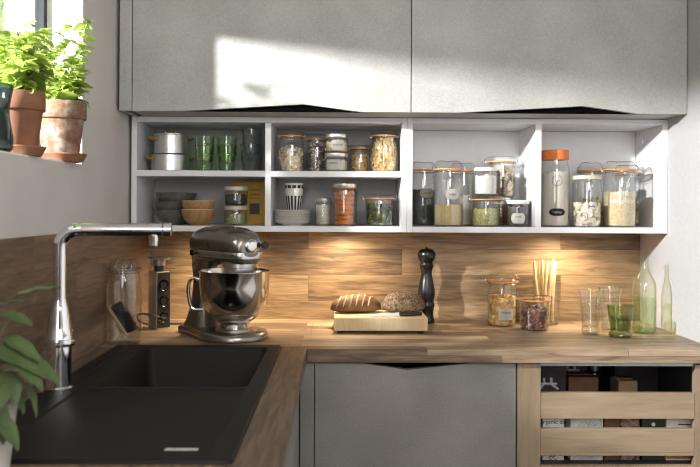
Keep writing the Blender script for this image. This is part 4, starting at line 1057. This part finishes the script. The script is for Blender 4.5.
bm = BM(); loft(bm, [[(x, a*.8, b+.0066) for a, b in sup(14, w, h, 2.4)] for x, w, h in ((.043, .005, .004), (.047, .008, .0058), (.09, .008, .0060), (.120, .009, .0062), (.126, .005, .004))]); link('handle', bm, 'black_matt', t)

# pepper mill
t = thing('pepper_mill', 'tall black turned pepper mill behind the right end of the board', 'pepper mill', (1.034, -.080, CT))
bm = BM(); lathe(bm, [(0, 0), (.0285, 0), (.0300, .003), (.0300, .012), (.0265, .020), (.0255, .030), (.0258, .045), (.0285, .054), (.0300, .060), (.0300, .066), (.0275, .071), (.0262, .076), (.0285, .086), (.0315, .100), (.0300, .120), (.0240, .150), (.0195, .172), (.0200, .185), (.0240, .196), (.0260, .200), (.0262, .204), (0, .205)], 40); link('body', bm, 'black_gloss', t)
bm = BM(); lathe(bm, [(0, .2055), (.0245, .2055), (.0225, .211), (.0215, .214), (.0250, .219), (.0305, .230), (.0325, .241), (.0300, .252), (.0220, .2605), (.0080, .2635), (0, .264)], 40); link('head', bm, 'black_gloss', t)
t.scale = (1.0, 1.0, 1.03)
bm = BM(); lathe(bm, [(0, .264), (.0045, .264), (.0065, .267), (.0065, .271), (.004, .274), (0, .2745)], 20); link('knob', bm, 'brass', t)

# jars on the worktop
t = jar_clip('preserving_jar', 'clip jar of golden pasta with white label on the worktop', 1.300, -.135, CT, .052, .182, neck=.98, rot=.0, sh=.84)
put_label(t, .052, .045, .056, .040, .10, 'PENNE', size=.011, dz=.006, shape='rect')
fill_pieces('pasta_bows', 'golden pasta pieces in the labelled clip jar on the worktop', 'pasta', 1.300, -.135, CT+G, .0485, .100, piece_flake, 150, .030, .020, ['f_pasta', 'f_pasta2', 'f_pasta'], 12, 0)
t = jar_clip('preserving_jar', 'low clip jar of red-brown nuts in front of the breadsticks', 1.392, -.232, CT, .0500, .118, neck=1.0, rot=.0, sh=.92)
fill_pieces('mixed_nuts', 'red-brown nuts and berries in the low clip jar', 'nuts', 1.392, -.232, CT+G, .0465, .074, piece_ball, 130, .018, .013, ['f_nut', 'f_nut', 'f_nut_pale', 'f_flake'], 13, 0, top=.003)
tumbler('breadstick_glass', 'wide straight glass holding upright breadsticks', 1.468, -.095, CT, [(0, 0), (.043, 0), (.047, .004), (.0485, .02), (.0485, .155), (.0490, .158)], 'clear_glass', .0022)
proto = None; rg = random.Random(21)
for k, (dx, dy, lx, ly, H_) in enumerate([(-.030, -.010, -.10, .02, .222), (-.017, -.024, .09, .04, .208), (-.008, .014, -.03, -.05, .224), (.004, -.018, .10, .02, .216), (.014, .006, -.06, .0, .200), (.026, -.008, .02, .03, .226), (.028, .012, .06, -.06, .218), (.006, .028, .02, -.08, .212), (-.024, .020, .0, -.05, .205)]):
    if proto is None:
        bm = BM(); tube(bm, [(0, 0, 0), (0.0003, 0, .003), (.0008, .0006, .07), (-.0006, 0, .15), (.0005, -.0005, .217), (0, 0, .221)], [.003, .0058, .0062, .006, .0055, .003], 9); proto = o = link('breadstick', bm, 'f_stick')
    else: o = proto.copy(); C.objects.link(o)
    o.location = (1.468+dx*.86-lx*.03, -.095+dy*.86-ly*.03, CT+.0085); o.rotation_euler = (-ly, lx, 0); o.scale = (1, 1, H_/.221)
    tag(o, 'pale golden breadstick standing in the wide glass', 'breadstick', 'breadsticks in the glass')
WG = [(0, 0), (.029, 0), (.0305, .004), (.0300, .012), (.0265, .022), (.0275, .030), (.034, .095), (.0405, .140), (.0415, .146)]
def water_in(name, label, x, y, z, r0, r1, z0, z1, mat):
    bm = BM(); lathe(bm, [(0, z0), (r0, z0), (r1, z1), (0, z1)], 32); o = link(name, bm, mat, loc=(x, y, z)); return tag(o, label, 'water', kind='stuff')
tumbler('water_glass', 'footed clear water glass nearest the breadsticks, mostly full', 1.560, -.318, CT, WG, 'clear_glass', .0024)
water_in('water', 'water in the clear footed glass beside the breadsticks', 1.560, -.318, CT, .0240, .0315, .0245, .100, 'water')
tumbler('water_glass', 'footed clear empty glass behind the green tumbler', 1.662, -.215, CT, WG, 'clear_glass', .0024)
GG = [(0, 0), (.035, 0), (.037, .004), (.036, .012), (.031, .018), (.032, .026), (.036, .060), (.0425, .098), (.0430, .104)]
tumbler('short_tumbler', 'short olive green tumbler half full, in front of the bottle', 1.640, -.375, CT, GG, 'olive_glass', .0026)
water_in('tinted_water', 'water inside the short olive green tumbler', 1.640, -.375, CT, .0275, .0333, .0220, .066, 'green_water')
t = thing('water_bottle', 'pale green glass bottle half filled with water by the white wall', 'bottle', (1.752, -.292, CT))
bpf = [(0, .006), (.026, .003), (.034, .0), (.0385, .005), (.039, .014), (.039, .155), (.0375, .168), (.032, .182), (.022, .200), (.0155, .218), (.0135, .234), (.0135, .246), (.0150, .248), (.0150, .255)]
bm = BM(); lathe(bm, shell(bpf, .0026), 40); link('glass_body', bm, 'bottle_glass', t)
bm = BM(); lathe(bm, [(0, .0095), (.028, .0085), (.0355, .006), (.0355, .012), (.02, .018), (0, .020)], 36); link('thick_base', bm, 'green_glass', t)
water_in('bottle_water', 'water filling the lower half of the pale green bottle', 1.752, -.292, CT, .0355, .0358, .0205, .118, 'bottle_water')

# ------------------------------------------------------------------ window sill plants
SZ = OZ0+.0042
def saucer(label, x, y, r, mat):
    bm = BM(); lathe(bm, [(0, 0), (r*.86, 0), (r, .017), (r+.002, .019), (r+.001, .0225), (r-.004, .0225), (r-.006, .016), (r*.84, .005), (0, .005)], 40)
    return tag(link('plant_saucer', bm, mat, loc=(x, y, SZ)), label, 'saucer')
def pot_prof(r, h):
    rb = r*.70
    return [(0, 0), (rb*.94, 0), (rb, .004), (r*.90, h*.70), (r*.985, h*.705), (r, h*.72), (r, h*.985), (r*.98, h), (r*.92, h), (r*.90, h*.97), (r*.80, h*.6), (rb*.8, .012), (0, .012)]
def basil(name, label, x, y, r, h, mat, n, top, seed, spread):
    t = thing(name, label, 'potted plant', (x, y, SZ+.0054))
    bm = BM(); lathe(bm, pot_prof(r, h), 44); link('pot', bm, mat, t)
    bm = BM(); lathe(bm, [(0, h*.86), (r*.4, h*.885), (r*.84, h*.87), (r*.83, h*.80), (0, h*.80)], 28); link('soil', bm, 'soil', t)
    rg = random.Random(seed); sb = BM(); lb = BM()
    for k in range(n):
        a = rg.uniform(0, 2*PI); rr = r*.6*math.sqrt(rg.random()); H_ = top*rg.uniform(.35, 1.0)
        bx, by = rr*cos(a), rr*sin(a); k2 = rg.uniform(.3, 1.0)*spread*(H_/top)**.5
        # keep the crown inside the reveal: lean into the room and along the sill
        tipx = bx+k2*cos(a)*.6+.012; tipy = by+k2*sin(a)*1.15-.014
        lim = OY1-.03-y
        tipy = min(tipy, lim)
        tipx = max(tipx, -.065-(x+.055))
        P = spline([(bx, by, h*.86), (bx+(tipx-bx)*.3, by+(tipy-by)*.3, h*.86+H_*.55), (tipx, tipy, h*.86+H_)], 4)
        tube(sb, P, [.0018-.0009*i/(len(P)-1) for i in range(len(P))], 5)
        for i, p in enumerate(P[2:]):
            f = (i+1)/len(P[2:])
            for s in range(2 if i < len(P)-3 else 4):
                yw = rg.uniform(0, 6.3)+s*PI; L = rg.uniform(.030, .056)*(1.1-.35*f)
                e = p+Vector((L*cos(yw), L*sin(yw), 0))
                if e.y > lim+.018 or e.x < -.075-(x+.055): yw += PI
                leaf_quad(lb, p, L, L*.66, yw, rg.uniform(-.35, .6), rg.uniform(-.5, .5), .25, 4)
    link('stems', sb, 'basil_stem', t); link('leaves', lb, 'basil_leaf', t, angle=80)
    return t
saucer('terracotta saucer under the lime-stained pot on the sill', -.036, -.822, .066, 'terracotta')
basil('potted_basil', 'basil in a lime-stained terracotta pot at the window corner', -.036, -.822, .066, .155, 'terracotta_lime', 16, .245, 5, .085)
saucer('terracotta saucer under the plain pot further left on the sill', -.050, -1.068, .062, 'terracotta')
basil('potted_basil', 'bushy herb in a plain orange terracotta pot further left on the sill', -.050, -1.068, .062, .145, 'terracotta', 24, .165, 8, .07)
t = thing('glass_vase', 'dark waisted glass vase at the left picture edge on the sill', 'vase', (-.052, -1.208, SZ))
bm = BM(); lathe(bm, shell([(0, 0), (.040, 0), (.046, .006), (.047, .03), (.040, .07), (.038, .095), (.044, .130), (.047, .145)], .004), 36); link('vase_body', bm, 'dark_glass', t)
bm = BM(); lathe(bm, [(.0432, .1452), (.0474, .1452), (.048, .147), (.0455, .149), (.043, .147), (.0432, .1452)], 36); link('rim', bm, 'dark_glass', t)

# foreground sage
PX, PY = .178, -1.80
t = thing('potted_sage', 'sage plant in a white pot in the lower left foreground', 'potted plant', (PX, PY, CT+.0002))
bm = BM(); lathe(bm, [(0, 0), (.052, 0), (.056, .004), (.070, .128), (.072, .134), (.0715, .138), (.067, .138), (.064, .120), (.052, .012), (0, .012)], 44); link('pot', bm, 'white_pot', t)
bm = BM(); lathe(bm, [(0, .118), (.04, .121), (.0625, .118), (.06, .108), (0, .108)], 28); link('soil', bm, 'soil', t)
sb = BM(); lb = BM(); rg = random.Random(14)
def sage_leaf(p, L, Wd, yaw, pitch, roll, curl):
    M = Matrix.Translation(p) @ Matrix.Rotation(yaw, 4, 'Z') @ Matrix.Rotation(-pitch, 4, 'Y') @ Matrix.Rotation(roll, 4, 'X')
    n = 9; prev = None
    for i in range(n+1):
        u = i/n
        w = Wd/2*(0.10 if u < .12 else max(.04, sin(PI*min(1, ((u-.12)/.88)**.75*.96+.03))**.7))
        ang = -curl*u; x = L*(u if curl == 0 else sin(curl*u)/curl); z = L*(0 if curl == 0 else -(1-cos(curl*u))/curl)
        cur = []
        for q in (-1, -.5, 0, .5, 1):
            cur.append(lb.verts.new(M @ Vector((x, w*q, z+abs(q)*w*.30+(.0012*sin(i*2.1+q*3))))))
        if prev:
            for k in range(4): lb.faces.new((prev[k], cur[k], cur[k+1], prev[k+1]))
        prev = cur
# leaves placed along stems; (tip offsets in metres from the pot centre)
stems = [[(.0, .0, .12), (.018, .0, .18), (.05, .0, .235), (.072, -.005, .270)], [(-.01, .01, .12), (.0, .02, .20), (.02, .02, .28), (.030, .02, .305)],
         [(.02, -.01, .12), (.05, -.01, .16), (.085, -.02, .185)], [(-.02, -.02, .12), (-.04, -.02, .21), (-.05, -.02, .29)],
         [(.0, -.03, .12), (.03, -.05, .16), (.06, -.07, .17)], [(-.03, .02, .12), (-.03, .03, .22), (-.02, .03, .25)]]
for s in stems:
    P = spline(s, 5); tube(sb, P, [.0030-.0016*i/(len(P)-1) for i in range(len(P))], 6)
D = math.radians
for (x, y, z, L, Wd, yaw, pit, roll, cu) in [
    (.060, .000, .285, .075, .022, 8, 22, 10, .35), (.030, .0, .270, .062, .020, 20, 18, 0, .3), (.025, .0, .245, .050, .020, 160, 30, 0, .3),
    (.048, .0, .232, .075, .030, -15, -15, 15, .5), (.055, .0, .210, .055, .022, 35, 0, -10, .4), (.05, -.01, .195, .100, .042, -5, 12, 20, 1.25),
    (.065, -.015, .165, .050, .024, -10, -40, 0, .6), (.085, -.015, .172, .060, .026, 8, -55, 5, .5), (.040, -.03, .135, .080, .032, -15, -25, 10, .8),
    (.03, -.04, .150, .075, .030, -40, -5, 0, .8), (.0, -.03, .19, .070, .030, -70, 20, 0, .9), (.02, -.02, .22, .070, .030, -50, 30, 10, .8),
    (-.01, -.01, .25, .070, .028, -100, 40, 0, .7), (.0, .02, .28, .062, .024, 60, 50, 0, .5), (-.03, -.02, .23, .07, .03, -140, 20, 0, .7),
    (-.05, -.02, .28, .06, .025, 200, 30, 0, .5), (.01, -.03, .16, .07, .03, -80, 0, 0, .9), (.03, .0, .18, .06, .028, 60, 20, 0, .7),
    (.035, .01, .205, .065, .026, 80, 10, 0, .6), (-.02, .03, .24, .06, .025, 120, 35, 0, .5), (.02, -.04, .145, .065, .03, -25, 10, 0, .9), (.06, -.03, .175, .055, .028, -60, -10, 0, .9),
    (.04, -.02, .24, .055, .024, -70, 10, 0, .6), (.02, -.03, .20, .06, .03, -30, -5, 0, .7), (.015, -.01, .18, .05, .03, 10, 0, 20, .6)]:
    sage_leaf(Vector((x, y, z)), L, Wd, D(yaw), D(pit), D(roll), cu)
for (x, y, z, L, Wd, yaw, pit, roll, cu) in [
    (.045, -.005, .262, .070, .026, -25, 5, 10, .5), (.02, .0, .262, .060, .026, -60, 15, 0, .6), (.055, .0, .222, .062, .028, -30, -20, 15, .6),
    (.03, -.02, .214, .075, .036, -12, 5, 15, .9), (.055, -.02, .205, .085, .040, -10, -8, 10, 1.0), (.0, -.03, .225, .070, .034, -35, 10, 0, .8), (.0, -.04, .205, .070, .036, -20, -10, 10, .9),
    (.025, -.04, .180, .075, .038, -20, -15, 0, 1.0), (.0, -.045, .165, .075, .036, -50, -20, 0, .9), (.045, -.035, .160, .080, .036, -18, -52, 5, .6),
    (.01, -.04, .140, .090, .040, -15, -42, 10, .7), (-.02, -.04, .20, .07, .034, -80, 5, 0, .9), (-.02, -.03, .255, .07, .03, -40, 35, 0, .7), (.0, -.02, .275, .06, .026, -15, 30, 0, .5),
    (-.03, -.04, .165, .07, .034, -70, -10, 0, .9), (.06, -.02, .19, .06, .03, -35, -35, 5, .7), (.02, -.03, .245, .065, .03, -45, 10, 0, .7)]:
    sage_leaf(Vector((x, y, z)), L, Wd, D(yaw), D(pit), D(roll), cu)
link('stems', sb, 'sage_stem', t); link('leaves', lb, 'sage_leaf', t, angle=80)

# ------------------------------------------------------------------ light
def lamp(name, kind, loc, energy, col=(1, 1, 1), **k):
    l = bpy.data.lights.new(name, kind); l.energy = energy; l.color = col
    for a, b in k.items(): setattr(l, a, b)
    o = bpy.data.objects.new(name, l); C.objects.link(o); o.location = loc; return o
def aim(o, target):
    o.rotation_euler = (Vector(target)-o.location).to_track_quat('-Z', 'Y').to_euler()
key = lamp('window_lamp', 'POINT', (-1.09, -1.77, 2.07), 740, (1.0, 0.985, 0.965), shadow_soft_size=0.045)
sun = lamp('sun', 'SUN', (0, 0, 6), 1.5, (1, .96, .88), angle=0.01); aim(sun, Vector((0, 0, 6))+Vector((-.5, .6, -.62)))
f1 = lamp('room_fill', 'AREA', (1.55, -3.4, 2.3), 42, (1.0, .975, .95), shape='RECTANGLE', size=1.2, size_y=1.0); aim(f1, (0.0, -1.2, 1.4))
f2 = lamp('room_fill', 'AREA', (0.30, -4.2, 1.75), 20, (1.0, .985, .97), shape='RECTANGLE', size=0.9, size_y=1.3); aim(f2, (1.3, 0, 1.15))
for x, e in ((0.27, 24), (0.73, 22), (1.53, 14)):
    s = lamp('shelf_spot', 'SPOT', (x, -.150, 1.2435), e, (1.0, .79, .52), spot_size=math.radians(150), spot_blend=.9, shadow_soft_size=.02)
    aim(s, (x, -.08, .9))
# world
w = bpy.data.worlds.new('World'); sc.world = w; w.use_nodes = True; nt = w.node_tree; nt.nodes.clear()
bg = nt.nodes.new('ShaderNodeBackground'); out = nt.nodes.new('ShaderNodeOutputWorld'); sky = nt.nodes.new('ShaderNodeTexSky')
try:
    sky.sky_type = 'NISHITA'; sky.sun_disc = False; sky.sun_elevation = math.radians(38); sky.sun_rotation = math.radians(140); sky.air_density = 1.0; sky.dust_density = 2.0
except Exception: pass
mx = nt.nodes.new('ShaderNodeMixRGB'); mx.inputs[0].default_value = .55; mx.inputs[2].default_value = (2.3, 2.6, 2.0, 1)
nt.links.new(sky.outputs[0], mx.inputs[1]); nt.links.new(mx.outputs[0], bg.inputs['Color']); bg.inputs['Strength'].default_value = .5
nt.links.new(bg.outputs[0], out.inputs['Surface'])

# ------------------------------------------------------------------ camera
cd = bpy.data.cameras.new('Camera'); cam = bpy.data.objects.new('Camera', cd); C.objects.link(cam); sc.camera = cam
cam.location = (.7196, -2.9357, 1.3302)
cam.rotation_mode = 'XYZ'
yaw, roll = .0116, .0048
R = Matrix.Rotation(-yaw, 3, 'Z') @ Matrix.Rotation(PI/2, 3, 'X') @ Matrix.Rotation(roll, 3, 'Z')
cam.rotation_euler = R.to_euler()
cd.sensor_width = 36; cd.lens = 781.16*36/700; cd.shift_y = -(233.5-207.54)/700; cd.clip_start = .05
cd.dof.use_dof = True; cd.dof.focus_distance = 2.62; cd.dof.aperture_fstop = 5.6
sc.view_settings.view_transform = 'Standard'; sc.view_settings.look = 'None'; sc.view_settings.exposure = 0; sc.view_settings.gamma = 1
sc.view_settings.use_curve_mapping = False
sc.cycles.filter_width = 1.1; sc.cycles.use_adaptive_sampling = False
sc.cycles.transparent_max_bounces = 48; sc.cycles.max_bounces = 10; sc.cycles.diffuse_bounces = 5; sc.cycles.glossy_bounces = 5
sc.cycles.caustics_reflective = False
